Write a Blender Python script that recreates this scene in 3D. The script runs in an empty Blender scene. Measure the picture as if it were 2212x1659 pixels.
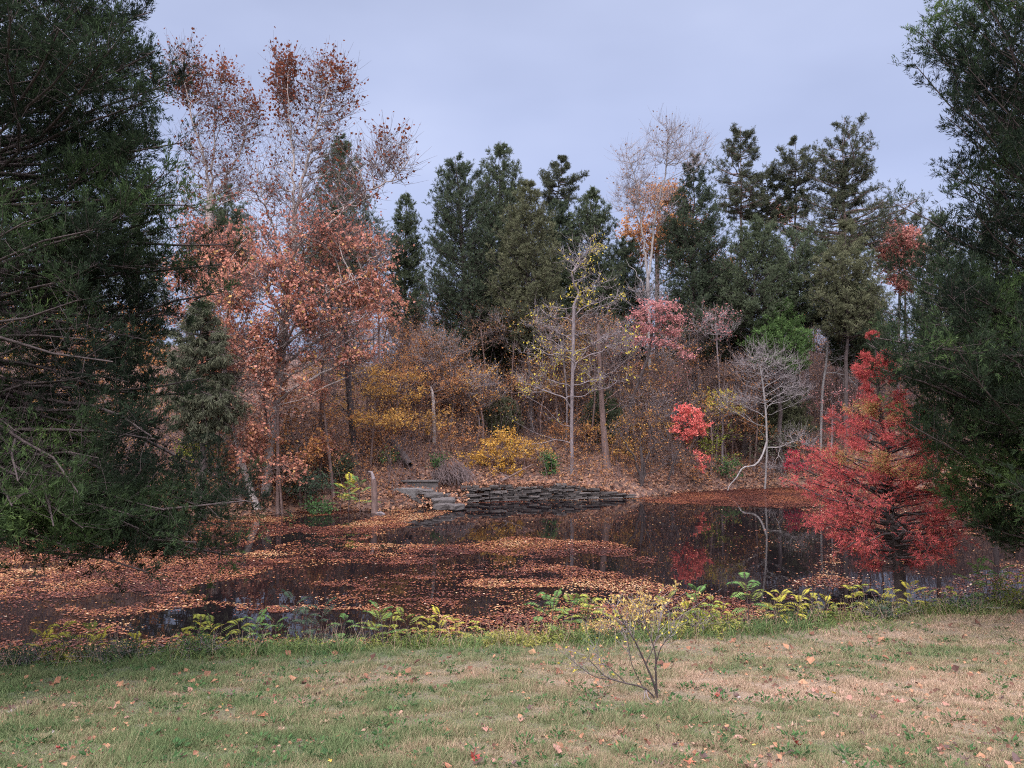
import bpy, math
import numpy as np

# ------------------------------------------------------------------ camera, sky, sun, exposure
SC = bpy.context.scene
COL = SC.collection
F, CX, HY, CH = 1703.0, 1106.0, 867.0, 5.5      # focal length, principal column, horizon row (2212 px wide frame), eye height over the water

cam_data = bpy.data.cameras.new("camera")
cam = bpy.data.objects.new("camera", cam_data)
COL.objects.link(cam)
cam_data.sensor_width = 36.0
cam_data.lens = 36.0 * F / 2212.0
cam_data.shift_y = 0.017
cam_data.clip_start, cam_data.clip_end = 0.1, 5000.0
cam.location = (0, 0, CH)
cam.rotation_euler = (math.radians(90), 0, 0)
SC.camera = cam

SUN_EL, SUN_AZ = math.radians(40), math.radians(200)   # veiled sun, high and behind the camera
world = bpy.data.worlds.new("World")
SC.world = world
world.use_nodes = True
nt = world.node_tree
nt.nodes.clear()


def N(tree, kind, **kw):
    n = tree.nodes.new(kind)
    for k, v in kw.items():
        if k in n.inputs:
            n.inputs[k].default_value = v
        else:
            setattr(n, k, v)
    return n


def ramp(tree, stops, interp='LINEAR'):
    r = tree.nodes.new('ShaderNodeValToRGB')
    cr = r.color_ramp
    cr.interpolation = interp
    while len(cr.elements) < len(stops):
        cr.elements.new(0.5)
    for e, (p, c) in zip(cr.elements, stops):
        e.position = p
        e.color = (c[0], c[1], c[2], 1) if len(c) == 3 else c
    return r


sky = N(nt, 'ShaderNodeTexSky')
sky.sky_type = 'NISHITA'
sky.sun_disc = False
sky.sun_elevation, sky.sun_rotation = SUN_EL, SUN_AZ
sky.dust_density, sky.air_density = 3.0, 1.0
tc = N(nt, 'ShaderNodeTexCoord')
sep = N(nt, 'ShaderNodeSeparateXYZ')
nt.links.new(tc.outputs['Generated'], sep.inputs[0])
mp = N(nt, 'ShaderNodeMapping')
mp.inputs['Scale'].default_value = (1.0, 1.0, 2.3)
nt.links.new(tc.outputs['Generated'], mp.inputs[0])
n1 = N(nt, 'ShaderNodeTexNoise', Scale=2.0, Detail=4.0, Roughness=0.45)
nt.links.new(mp.outputs[0], n1.inputs['Vector'])
cloud = ramp(nt, [(0.28, (2.6, 3.05, 4.75)), (0.5, (3.3, 3.8, 5.7)), (0.72, (4.2, 4.7, 6.6))])
nt.links.new(n1.outputs[0], cloud.inputs[0])
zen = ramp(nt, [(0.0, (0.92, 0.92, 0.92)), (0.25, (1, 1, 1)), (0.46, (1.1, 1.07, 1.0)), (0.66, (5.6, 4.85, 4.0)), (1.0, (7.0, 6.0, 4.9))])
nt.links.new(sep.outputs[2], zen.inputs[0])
mul = N(nt, 'ShaderNodeMix', data_type='RGBA', blend_type='MULTIPLY')
mul.inputs['Factor'].default_value = 1.0
nt.links.new(cloud.outputs[0], mul.inputs['A'])
nt.links.new(zen.outputs[0], mul.inputs['B'])
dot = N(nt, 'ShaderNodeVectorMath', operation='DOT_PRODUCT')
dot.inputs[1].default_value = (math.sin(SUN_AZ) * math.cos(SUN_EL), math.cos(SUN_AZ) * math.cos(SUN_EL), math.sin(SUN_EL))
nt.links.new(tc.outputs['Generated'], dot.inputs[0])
front_glow = ramp(nt, [(0.0, (1, 1, 1)), (0.25, (1.15, 1.13, 1.1)), (0.7, (2.3, 2.15, 1.95)), (1.0, (3.3, 3.05, 2.75))])  # broad sky glow added behind the camera to front-light the foliage
nt.links.new(dot.outputs['Value'], front_glow.inputs[0])
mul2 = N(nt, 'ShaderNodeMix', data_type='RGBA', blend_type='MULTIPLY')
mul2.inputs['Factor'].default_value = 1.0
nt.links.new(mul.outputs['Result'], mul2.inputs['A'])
nt.links.new(front_glow.outputs[0], mul2.inputs['B'])
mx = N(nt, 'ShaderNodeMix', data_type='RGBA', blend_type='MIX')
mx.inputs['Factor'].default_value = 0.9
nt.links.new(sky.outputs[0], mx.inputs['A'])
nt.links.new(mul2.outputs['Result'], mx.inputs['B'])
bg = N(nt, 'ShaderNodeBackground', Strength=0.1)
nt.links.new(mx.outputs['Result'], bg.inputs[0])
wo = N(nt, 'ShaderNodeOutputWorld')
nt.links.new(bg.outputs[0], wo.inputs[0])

sun_d = bpy.data.lights.new("sun", 'SUN')
sun_d.energy = 1.0
sun_d.angle = math.radians(60)
sun_d.color = (1.0, 0.96, 0.92)
sun = bpy.data.objects.new("sun", sun_d)
COL.objects.link(sun)
sun.location = (0, 0, 60)
# direction towards the sun: azimuth measured like the sky texture's rotation
sun.rotation_euler = (math.pi / 2 - SUN_EL, 0, math.pi - SUN_AZ)

SC.view_settings.view_transform = 'Standard'
SC.view_settings.look = 'None'
SC.view_settings.exposure = 0.66
SC.view_settings.gamma = 1.0
SC.cycles.filter_width = 1.1
SC.cycles.use_denoising = False
SC.cycles.max_bounces = 6
SC.cycles.diffuse_bounces = 3
SC.cycles.glossy_bounces = 3
SC.cycles.transmission_bounces = 3

# ------------------------------------------------------------------ small maths
_seed = [100]


def RNG():
    _seed[0] += 1
    return np.random.default_rng(_seed[0])


def A(*v):
    return np.array(v, float)


def P(x, y, d):
    """World point at distance d whose picture position is (x, y) in the 2212 px wide frame."""
    return A((x - CX) / F * d, d, CH - (y - HY) / F * d)


def unit(v):
    return v / np.maximum(np.linalg.norm(v, axis=-1, keepdims=True), 1e-9)


def rdir(r, n):
    return unit(r.normal(size=(n, 3)))


def vnoise(x, y, seed=0):
    x, y = np.asarray(x, float), np.asarray(y, float)
    xi, yi = np.floor(x), np.floor(y)
    fx, fy = x - xi, y - yi
    fx, fy = fx * fx * (3 - 2 * fx), fy * fy * (3 - 2 * fy)

    def h(i, j):
        s = np.sin(i * 127.1 + j * 311.7 + seed * 74.7) * 43758.5453
        return s - np.floor(s)
    return (h(xi, yi) * (1 - fx) + h(xi + 1, yi) * fx) * (1 - fy) + (h(xi, yi + 1) * (1 - fx) + h(xi + 1, yi + 1) * fx) * fy


def fbm(x, y, seed=0, o=3):
    s, a, t = 0, 0.5, 0
    for k in range(o):
        s = s + a * vnoise(x * 2 ** k, y * 2 ** k, seed + k)
        t += a
        a *= 0.5
    return s / t


def sstep(a, b, x):
    t = np.clip((x - a) / (b - a), 0, 1)
    return t * t * (3 - 2 * t)


# ------------------------------------------------------------------ the lie of the land
def near_edge(X):
    return np.interp(X, [-60, -30, -8.7, -2, 3, 12.2, 40, 80], [0, 7.5, 13.4, 15.3, 16.3, 18.8, 27, 38])


def far_edge(X):
    return np.interp(X, [-70, -45, -20.8, -16.8, -12.2, -9.6, -6.8, -5, -2.7, 3, 6.1, 11.1, 17.6, 23.3, 31.5, 60, 90],
                     [20, 24, 32, 35.6, 37.8, 40.2, 39.4, 41, 43, 44.4, 44.8, 48, 50.6, 50, 48.5, 45, 42])


def near_z(X, Y):
    L = near_edge(X)
    pl = 3.15 - 0.163 * Y + 0.7 * np.clip(1 - Y / 7, 0, 3) ** 2
    lawn = 0.5 * (pl + 0.5 + np.sqrt((pl - 0.5) ** 2 + 0.02))
    lawn = lawn + 0.05 * (fbm(X * 0.5, Y * 0.5, 3) - 0.5)
    s = Y - L
    bank = lawn - sstep(-0.2, 3.2, s) * (lawn + 0.35)
    return np.maximum(bank, -0.8)


def far_z(X, Y):
    s = Y - far_edge(X)
    wallish = sstep(-3.2, -1.5, X) * (1 - sstep(6.0, 8.5, X))
    bank = 0.35 * sstep(0.0, 0.9, s) + 0.45 * wallish * sstep(0.15, 0.5, s)
    sl = 21.0 - 4.5 * sstep(-7.0, -11.0, X) * sstep(-31.0, -26.0, X)
    rise = np.where(s < sl, 0.43 * np.maximum(s - 0.3, 0), 0.43 * (sl - 0.3) + 0.10 * (s - sl) / (1 + 0.02 * np.maximum(s - sl, 0)))
    lump = (fbm(X * 0.22, Y * 0.22, 11) - 0.5) * np.clip(s, 0, 6) * 0.28
    return np.where(s < 0, np.maximum(0.5 * s, -0.9), bank + rise + lump)


def gz(X, Y):
    mid = (near_edge(X) + far_edge(X)) * 0.5
    return np.where(np.asarray(Y) < mid, near_z(X, Y), far_z(X, Y))


# ------------------------------------------------------------------ mesh assembly
def mesh_from(name, parts, mats):
    """parts: (verts, faces, tint or None, material index, smooth)"""
    vs, ti, loops, starts, mi, sm = [], [], [], [], [], []
    off = lo = 0
    for v, f, t, m, s in parts:
        if len(f) == 0:
            continue
        k = f.shape[1]
        vs.append(v)
        ti.append(np.zeros(len(v)) if t is None else t)
        loops.append((f + off).ravel())
        starts.append(lo + np.arange(len(f)) * k)
        mi.append(np.full(len(f), m))
        sm.append(np.full(len(f), s))
        off += len(v)
        lo += f.size
    v = np.concatenate(vs)
    me = bpy.data.meshes.new(name)
    me.vertices.add(len(v))
    me.vertices.foreach_set('co', v.astype(np.float32).ravel())
    lp = np.concatenate(loops).astype(np.int32)
    st = np.concatenate(starts).astype(np.int32)
    me.loops.add(len(lp))
    me.loops.foreach_set('vertex_index', lp)
    me.polygons.add(len(st))
    me.polygons.foreach_set('loop_start', st)
    me.polygons.foreach_set('material_index', np.concatenate(mi).astype(np.int32))
    me.polygons.foreach_set('use_smooth', np.concatenate(sm).astype(bool))
    at = me.attributes.new('tint', 'FLOAT', 'POINT')
    at.data.foreach_set('value', np.concatenate(ti).astype(np.float32))
    for m in mats:
        me.materials.append(m)
    me.update(calc_edges=True)
    me.validate()
    return me


def add(name, parts, mats, parent=None, origin=None, **tags):
    parts = [p for p in parts if len(p[1])]
    if not parts:
        return None
    if not isinstance(mats, (list, tuple)):
        mats = [mats]
    if parent is not None:
        origin = A(*parent['_o']) if '_o' in parent else A(0, 0, 0)
    elif origin is None:
        origin = A(0, 0, 0)
    parts = [(v - origin, f, t, m, s) for v, f, t, m, s in parts]
    o = bpy.data.objects.new(name, mesh_from(name, parts, mats))
    COL.objects.link(o)
    if parent is not None:
        o.parent = parent
    else:
        o.location = tuple(origin)
    for k, val in tags.items():
        if val:
            o[k] = val
    return o


def thing(name, label, cat, loc, group=None):
    o = bpy.data.objects.new(name, None)
    COL.objects.link(o)
    o.empty_display_size = 0.3
    o.location = tuple(loc)
    o['_o'] = [float(c) for c in loc]
    o['label'], o['category'] = label, cat
    if group:
        o['group'] = group
    return o


def copy_thing(src, loc, rz, scale, label, group=None):
    c = src.copy()
    COL.objects.link(c)
    c.location, c.rotation_euler, c.scale = tuple(loc), (0, 0, rz), (scale,) * 3
    c['label'] = label
    if group:
        c['group'] = group
    for ch in src.children:
        k = ch.copy()
        COL.objects.link(k)
        k.parent = c
    return c


def tubes(Pp, R, S=4):
    """B polylines of K points with radii -> verts, quads"""
    Pp, R = np.asarray(Pp, float), np.asarray(R, float)
    B, K, _ = Pp.shape
    T = unit(np.gradient(Pp, axis=1))
    ref = np.where(np.abs(T[:, :1, 2:3]) > 0.85, A(1, 0, 0), A(0, 0, 1))
    n1 = unit(np.cross(T, np.broadcast_to(ref, T.shape)))
    n2 = np.cross(T, n1)
    a = np.arange(S) * 2 * math.pi / S
    v = Pp[:, :, None] + R[:, :, None, None] * (np.cos(a)[:, None] * n1[:, :, None] + np.sin(a)[:, None] * n2[:, :, None])
    idx = np.arange(B * K * S).reshape(B, K, S)
    nx = np.roll(idx, -1, axis=2)
    f = np.stack([idx[:, :-1], nx[:, :-1], nx[:, 1:], idx[:, 1:]], -1).reshape(-1, 4)
    return v.reshape(-1, 3), f


def diamonds(C, D, L, W, r, fold=0.25, tint=None, nrm=None):
    """leaf-like folded quads growing from C along D"""
    n = len(C)
    if nrm is None:
        nrm = rdir(r, n)
    s = unit(np.cross(D, nrm))
    u = np.cross(s, D)
    L, W = np.broadcast_to(L, n)[:, None], np.broadcast_to(W, n)[:, None]
    m = C + D * L * 0.45
    v = np.stack([C, m + s * W * 0.5 + u * W * fold, C + D * L, m - s * W * 0.5 + u * W * fold], 1)
    f = np.arange(4 * n).reshape(n, 4)
    t = r.random(n) if tint is None else tint
    return v.reshape(-1, 3), f, np.repeat(t, 4)


def smooth_path(pts, K):
    """Catmull-Rom through pts (n,dim), K samples"""
    pts = np.asarray(pts, float)
    p = np.vstack([2 * pts[0] - pts[1], pts, 2 * pts[-1] - pts[-2]])
    u = np.linspace(0, len(pts) - 1 - 1e-6, K)
    i = u.astype(int)
    t = (u - i)[:, None]
    a, b, c, d = p[i], p[i + 1], p[i + 2], p[i + 3]
    return 0.5 * (2 * b + (c - a) * t + (2 * a - 5 * b + 4 * c - d) * t ** 2 + (3 * b - a - 3 * c + d) * t ** 3)


# ------------------------------------------------------------------ materials
def newmat(name):
    m = bpy.data.materials.new(name)
    m.use_nodes = True
    m.node_tree.nodes.clear()
    return m, m.node_tree, m.node_tree.links


def leafmat(name, stops, trans=0.3, gloss=0.0):
    m, t, l = newmat(name)
    at = N(t, 'ShaderNodeAttribute', attribute_name='tint')
    r = ramp(t, stops)
    l.new(at.outputs['Fac'], r.inputs[0])
    d = N(t, 'ShaderNodeBsdfDiffuse')
    tr = N(t, 'ShaderNodeBsdfTranslucent')
    l.new(r.outputs[0], d.inputs[0])
    l.new(r.outputs[0], tr.inputs[0])
    mi = N(t, 'ShaderNodeMixShader')
    mi.inputs[0].default_value = trans
    l.new(d.outputs[0], mi.inputs[1])
    l.new(tr.outputs[0], mi.inputs[2])
    last = mi
    if gloss:
        g = N(t, 'ShaderNodeBsdfGlossy', Roughness=0.35)
        m2 = N(t, 'ShaderNodeMixShader')
        m2.inputs[0].default_value = gloss
        l.new(mi.outputs[0], m2.inputs[1])
        l.new(g.outputs[0], m2.inputs[2])
        last = m2
    o = N(t, 'ShaderNodeOutputMaterial')
    l.new(last.outputs[0], o.inputs[0])
    return m


def barkmat(name, c0, c1, scale=6.0, zs=0.35, c2=None):
    m, t, l = newmat(name)
    tcn = N(t, 'ShaderNodeTexCoord')
    mpn = N(t, 'ShaderNodeMapping')
    mpn.inputs['Scale'].default_value = (1, 1, zs)
    l.new(tcn.outputs['Object'], mpn.inputs[0])
    n = N(t, 'ShaderNodeTexNoise', Scale=scale, Detail=6.0, Roughness=0.65)
    l.new(mpn.outputs[0], n.inputs['Vector'])
    st = [(0.35, c0), (0.65, c1)] if c2 is None else [(0.3, c0), (0.48, c1), (0.56, c2), (0.72, c1)]
    r = ramp(t, st)
    l.new(n.outputs[0], r.inputs[0])
    b = N(t, 'ShaderNodeBsdfPrincipled', Roughness=0.9)
    l.new(r.outputs[0], b.inputs['Base Color'])
    bp = N(t, 'ShaderNodeBump', Strength=0.6, Distance=0.03)
    l.new(n.outputs[0], bp.inputs['Height'])
    l.new(bp.outputs[0], b.inputs['Normal'])
    o = N(t, 'ShaderNodeOutputMaterial')
    l.new(b.outputs[0], o.inputs[0])
    return m


M = {}
M['cedar'] = leafmat('dark_cedar_foliage', [(0, (.036, .044, .030)), (.5, (.068, .088, .052)), (.85, (.10, .125, .065)), (1, (.15, .165, .08))], .2)
M['cedar_deep'] = leafmat('deep_cedar_foliage', [(0, (.030, .040, .028)), (.6, (.058, .078, .048)), (1, (.11, .13, .07))], .2)
M['cedar_bright'] = leafmat('fresh_cedar_foliage', [(0, (.04, .072, .030)), (.5, (.08, .14, .048)), (1, (.14, .21, .07))], .2)
M['cedar_olive'] = leafmat('olive_cedar_foliage', [(0, (.052, .058, .036)), (.5, (.10, .108, .062)), (1, (.16, .165, .09))], .2)
M['cedar_grey'] = leafmat('grey_cedar_foliage', [(0, (.045, .050, .036)), (.5, (.082, .09, .058)), (1, (.135, .14, .085))], .2)
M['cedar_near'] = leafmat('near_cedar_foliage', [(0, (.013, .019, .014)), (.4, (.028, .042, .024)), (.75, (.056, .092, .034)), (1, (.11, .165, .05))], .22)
M['cedar_rust'] = leafmat('browned_cedar_foliage', [(0, (.10, .045, .03)), (.6, (.15, .07, .04)), (1, (.10, .10, .04))], .2)
M['pine'] = leafmat('pine_needles', [(0, (.038, .044, .032)), (.6, (.07, .080, .05)), (1, (.11, .12, .065))], .2)
M['cypress'] = leafmat('red_cypress_needles', [(0, (.24, .055, .06)), (.35, (.40, .085, .085)), (.62, (.50, .125, .095)), (.8, (.52, .175, .095)), (.88, (.40, .26, .10)), (1, (.32, .27, .10))], .3)
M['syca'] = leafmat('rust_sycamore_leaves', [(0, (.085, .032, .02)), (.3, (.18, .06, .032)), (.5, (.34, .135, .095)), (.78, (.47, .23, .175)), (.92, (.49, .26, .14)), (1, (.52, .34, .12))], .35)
M['salmon'] = leafmat('salmon_leaves', [(0, (.25, .095, .07)), (.5, (.45, .21, .15)), (.85, (.52, .27, .15)), (1, (.52, .34, .11))], .35)
M['gold'] = leafmat('golden_leaves', [(0, (.22, .11, .045)), (.4, (.39, .215, .065)), (.8, (.50, .30, .085)), (1, (.52, .38, .11))], .35)
M['amber'] = leafmat('amber_leaves', [(0, (.17, .075, .045)), (.4, (.34, .155, .07)), (.8, (.46, .235, .085)), (1, (.54, .34, .10))], .35)
M['yellowgold'] = leafmat('bright_golden_leaves', [(0, (.32, .17, .04)), (.5, (.52, .30, .065)), (1, (.6, .40, .10))], .35)
M['yellow'] = leafmat('yellow_leaves', [(0, (.32, .26, .05)), (.5, (.48, .40, .06)), (1, (.6, .5, .1))], .35)
M['lime'] = leafmat('lime_leaves', [(0, (.06, .11, .03)), (.5, (.17, .2, .04)), (1, (.36, .34, .06))], .35)
M['pink'] = leafmat('pink_dogwood_leaves', [(0, (.26, .10, .10)), (.5, (.43, .185, .175)), (1, (.50, .29, .255))], .35)
M['red'] = leafmat('red_dogwood_leaves', [(0, (.44, .08, .075)), (.5, (.62, .15, .13)), (1, (.66, .25, .18))], .35)
M['crimson'] = leafmat('crimson_leaves', [(0, (.20, .02, .04)), (1, (.40, .05, .07))], .35)
M['brown'] = leafmat('brown_leaves', [(0, (.09, .05, .035)), (.5, (.18, .10, .06)), (1, (.30, .17, .08))], .3)
M['redbrown'] = leafmat('russet_leaves', [(0, (.22, .09, .08)), (.5, (.42, .18, .15)), (1, (.50, .28, .2))], .3)
M['green'] = leafmat('green_leaves', [(0, (.03, .06, .03)), (.5, (.06, .12, .045)), (1, (.12, .2, .06))], .3)
M['bluegreen'] = leafmat('grey_green_leaves', [(0, (.03, .05, .035)), (.5, (.055, .085, .055)), (1, (.09, .12, .07))], .3)
M['sumac_g'] = leafmat('green_sumac_leaves', [(0, (.07, .14, .05)), (.5, (.12, .22, .07)), (1, (.2, .3, .08))], .3)
M['sumac_y'] = leafmat('yellow_sumac_leaves', [(0, (.22, .22, .05)), (.5, (.38, .36, .06)), (1, (.5, .44, .07))], .3)
M['sumac_m'] = leafmat('yellow_green_sumac_leaves', [(0, (.12, .17, .05)), (.5, (.23, .27, .06)), (1, (.36, .35, .07))], .3)
M['grass'] = leafmat('mown_grass', [(0, (.105, .15, .065)), (.25, (.15, .185, .087)), (.5, (.225, .205, .118)), (.75, (.32, .24, .16)), (1, (.41, .30, .215))], .3)
M['tallgrass'] = leafmat('bank_grass', [(0, (.06, .10, .045)), (.5, (.13, .19, .07)), (.8, (.25, .27, .10)), (1, (.36, .28, .17))], .3)
M['litter'] = leafmat('dry_leaf_litter', [(0, (.05, .032, .028)), (.3, (.12, .062, .045)), (.6, (.25, .13, .08)), (.85, (.37, .215, .125)), (.95, (.42, .27, .09)), (1, (.46, .33, .11))], .2)
M['float'] = leafmat('floating_leaf', [(0, (.05, .02, .017)), (.25, (.12, .042, .028)), (.5, (.23, .085, .042)), (.72, (.32, .145, .06)), (.93, (.38, .24, .11)), (1, (.52, .43, .32))], .15, .03)
M['bark_cedar'] = barkmat('cedar_bark', (.028, .021, .02), (.075, .056, .05), 14, .2)
M['bark_dead'] = barkmat('dead_wood', (.10, .085, .08), (.20, .17, .16), 12, .3)
M['bark_dark'] = barkmat('dark_bark', (.022, .017, .016), (.06, .045, .042), 12, .3)
M['bark_brown'] = barkmat('brown_bark', (.07, .045, .038), (.15, .10, .085), 10, .25)
M['bark_grey'] = barkmat('grey_bark', (.09, .075, .075), (.19, .16, .16), 8, .4)
M['bark_pale'] = barkmat('pale_sycamore_bark', (.14, .115, .10), (.33, .29, .265), 3.0, .7, (.20, .16, .14))
M['bark_white'] = barkmat('white_bark', (.12, .11, .105), (.24, .225, .215), 6, .4)
M['twig'] = barkmat('twigs', (.055, .04, .038), (.125, .092, .086), 3, 1)
M['twig_grey'] = barkmat('grey_twigs', (.13, .112, .112), (.25, .22, .22), 3, 1)
M['brush'] = barkmat('brush_stems', (.045, .03, .029), (.13, .088, .082), 1.5, 1)

M['stalk'] = barkmat('dry_stalk', (.20, .14, .09), (.36, .27, .18), 2, 1)

# ------------------------------------------------------------------ setting: ground, hillside, water
def grid_sheet(xs, ys, zf, tintf=None):
    X, Y = np.meshgrid(xs, ys)
    v = np.stack([X, Y, zf(X, Y)], -1).reshape(-1, 3)
    n, m = len(ys), len(xs)
    i = np.arange(n * m).reshape(n, m)
    f = np.stack([i[:-1, :-1], i[:-1, 1:], i[1:, 1:], i[1:, :-1]], -1).reshape(-1, 4)
    t = tintf(X, Y).ravel() if tintf is not None else None
    return (v, f, t, 0, True)


def dryness(X, Y):
    """0 = green lawn, 1 = straw-coloured lawn (bleached patches in the turf)"""
    n = .5 * fbm(X * 0.42, Y * 0.6, 21, 4) + .5 * fbm(X * 1.7, Y * 1.9, 23, 3)
    g = 0.33 + 0.036 * X + (n - 0.5) * 1.5
    g = g + 0.34 * np.exp(-((X - 4.0) / 4.0) ** 2 - ((Y - 11.5) / 1.8) ** 2)
    g = g + 0.30 * np.exp(-((X + 7.0) / 1.6) ** 2 - ((Y - 10.2) / 0.7) ** 2)
    g = g + 0.12 * np.exp(-((X + 0.5) / 3) ** 2 - ((Y - 13.5) / 1.2) ** 2)
    return np.clip(g, 0, 1)


m, t, l = newmat('turf_soil')
at = N(t, 'ShaderNodeAttribute', attribute_name='tint')
rr = ramp(t, [(0, (.06, .075, .036)), (.5, (.12, .10, .06)), (1, (.19, .14, .095))])
l.new(at.outputs['Fac'], rr.inputs[0])
nz = N(t, 'ShaderNodeTexNoise', Scale=35.0, Detail=4.0)
tcn = N(t, 'ShaderNodeTexCoord')
l.new(tcn.outputs['Object'], nz.inputs['Vector'])
mm = N(t, 'ShaderNodeMix', data_type='RGBA', blend_type='MULTIPLY')
mm.inputs['Factor'].default_value = 0.5
l.new(rr.outputs[0], mm.inputs['A'])
l.new(nz.outputs[0], mm.inputs['B'])
b = N(t, 'ShaderNodeBsdfPrincipled', Roughness=1.0)
l.new(mm.outputs['Result'], b.inputs['Base Color'])
o = N(t, 'ShaderNodeOutputMaterial')
l.new(b.outputs[0], o.inputs[0])
M['turf'] = m

m, t, l = newmat('leaf_strewn_soil')
tcn = N(t, 'ShaderNodeTexCoord')
vo = N(t, 'ShaderNodeTexVoronoi', Scale=7.0)
l.new(tcn.outputs['Object'], vo.inputs['Vector'])
r1 = ramp(t, [(0, (.04, .027, .024)), (.35, (.09, .052, .04)), (.7, (.17, .095, .065)), (1, (.27, .165, .10))])
l.new(vo.outputs['Color'], r1.inputs[0])
nb = N(t, 'ShaderNodeTexNoise', Scale=0.6, Detail=4.0)
l.new(tcn.outputs['Object'], nb.inputs['Vector'])
r2 = ramp(t, [(.35, (.35, .33, .33)), (.65, (1.0, 1.0, 1.0))])
l.new(nb.outputs[0], r2.inputs[0])
mm = N(t, 'ShaderNodeMix', data_type='RGBA', blend_type='MULTIPLY')
mm.inputs['Factor'].default_value = 1.0
l.new(r1.outputs[0], mm.inputs['A'])
l.new(r2.outputs[0], mm.inputs['B'])
b = N(t, 'ShaderNodeBsdfPrincipled', Roughness=1.0)
l.new(mm.outputs['Result'], b.inputs['Base Color'])
bp = N(t, 'ShaderNodeBump', Strength=0.8, Distance=0.05)
l.new(vo.outputs['Distance'], bp.inputs['Height'])
l.new(bp.outputs[0], b.inputs['Normal'])
o = N(t, 'ShaderNodeOutputMaterial')
l.new(b.outputs[0], o.inputs[0])
M['soil'] = m

m, t, l = newmat('pond_water')
tcn = N(t, 'ShaderNodeTexCoord')
mpn = N(t, 'ShaderNodeMapping')
mpn.inputs['Scale'].default_value = (0.7, 1.6, 1)
l.new(tcn.outputs['Object'], mpn.inputs[0])
nz = N(t, 'ShaderNodeTexNoise', Scale=1.1, Detail=2.0)
l.new(mpn.outputs[0], nz.inputs['Vector'])
bp = N(t, 'ShaderNodeBump', Strength=0.035, Distance=0.05)
l.new(nz.outputs[0], bp.inputs['Height'])
b = N(t, 'ShaderNodeBsdfPrincipled', Roughness=0.015, IOR=1.33)
b.inputs['Base Color'].default_value = (.0045, .0036, .0042, 1)
l.new(bp.outputs[0], b.inputs['Normal'])
o = N(t, 'ShaderNodeOutputMaterial')
l.new(b.outputs[0], o.inputs[0])
M['water'] = m

near_xs = np.concatenate([np.arange(-60, -16, 2.0), np.arange(-16, 22, 0.3), np.arange(22, 81, 2.0)])
near_ys = np.concatenate([np.arange(-40, 2, 2.0), np.arange(2, 26, 0.3), np.arange(26, 45, 1.5)])
sheet = grid_sheet(near_xs, near_ys, near_z, dryness)
ctr = sheet[0][sheet[1]].mean(1)
sheet = (sheet[0], sheet[1][(ctr[:, 1] - near_edge(ctr[:, 0]) < 4.5)], sheet[2], 0, True)
add('lawn', [sheet], M['turf'], kind='structure')
far_xs = np.concatenate([np.arange(-140, -34, 6.0), np.arange(-34, 46, 0.8), np.arange(46, 150, 6.0)])
far_ys = np.concatenate([np.arange(14, 30, 1.5), np.arange(30, 78, 0.6), np.arange(78, 240, 6.0)])
sheet = grid_sheet(far_xs, far_ys, far_z)
ctr = sheet[0][sheet[1]].mean(1)
sheet = (sheet[0], sheet[1][(ctr[:, 1] - far_edge(ctr[:, 0]) > -2.5)], None, 0, True)
add('hillside', [sheet], M['soil'], kind='structure')
gv = np.array([[-1500, -1500, -0.95], [1500, -1500, -0.95], [1500, 1500, -0.95], [-1500, 1500, -0.95]], float)
add('ground', [(gv, np.array([[0, 1, 2, 3]]), None, 0, False)], M['soil'], kind='structure')
wx = np.linspace(-69, 89, 80)
wv, wf = [], []
for i, x in enumerate(wx):
    ne, fe = near_edge(x), far_edge(x)
    for q in range(9):
        wv.append((x, ne + 0.6 + (fe + 0.8 - ne - 0.6) * q / 8, 0.0))
for i in range(len(wx) - 1):
    for q in range(8):
        a0 = i * 9 + q
        wf.append((a0, a0 + 9, a0 + 10, a0 + 1))
add('water', [(np.array(wv, float), np.array(wf), None, 0, False)], M['water'], kind='structure')

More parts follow.
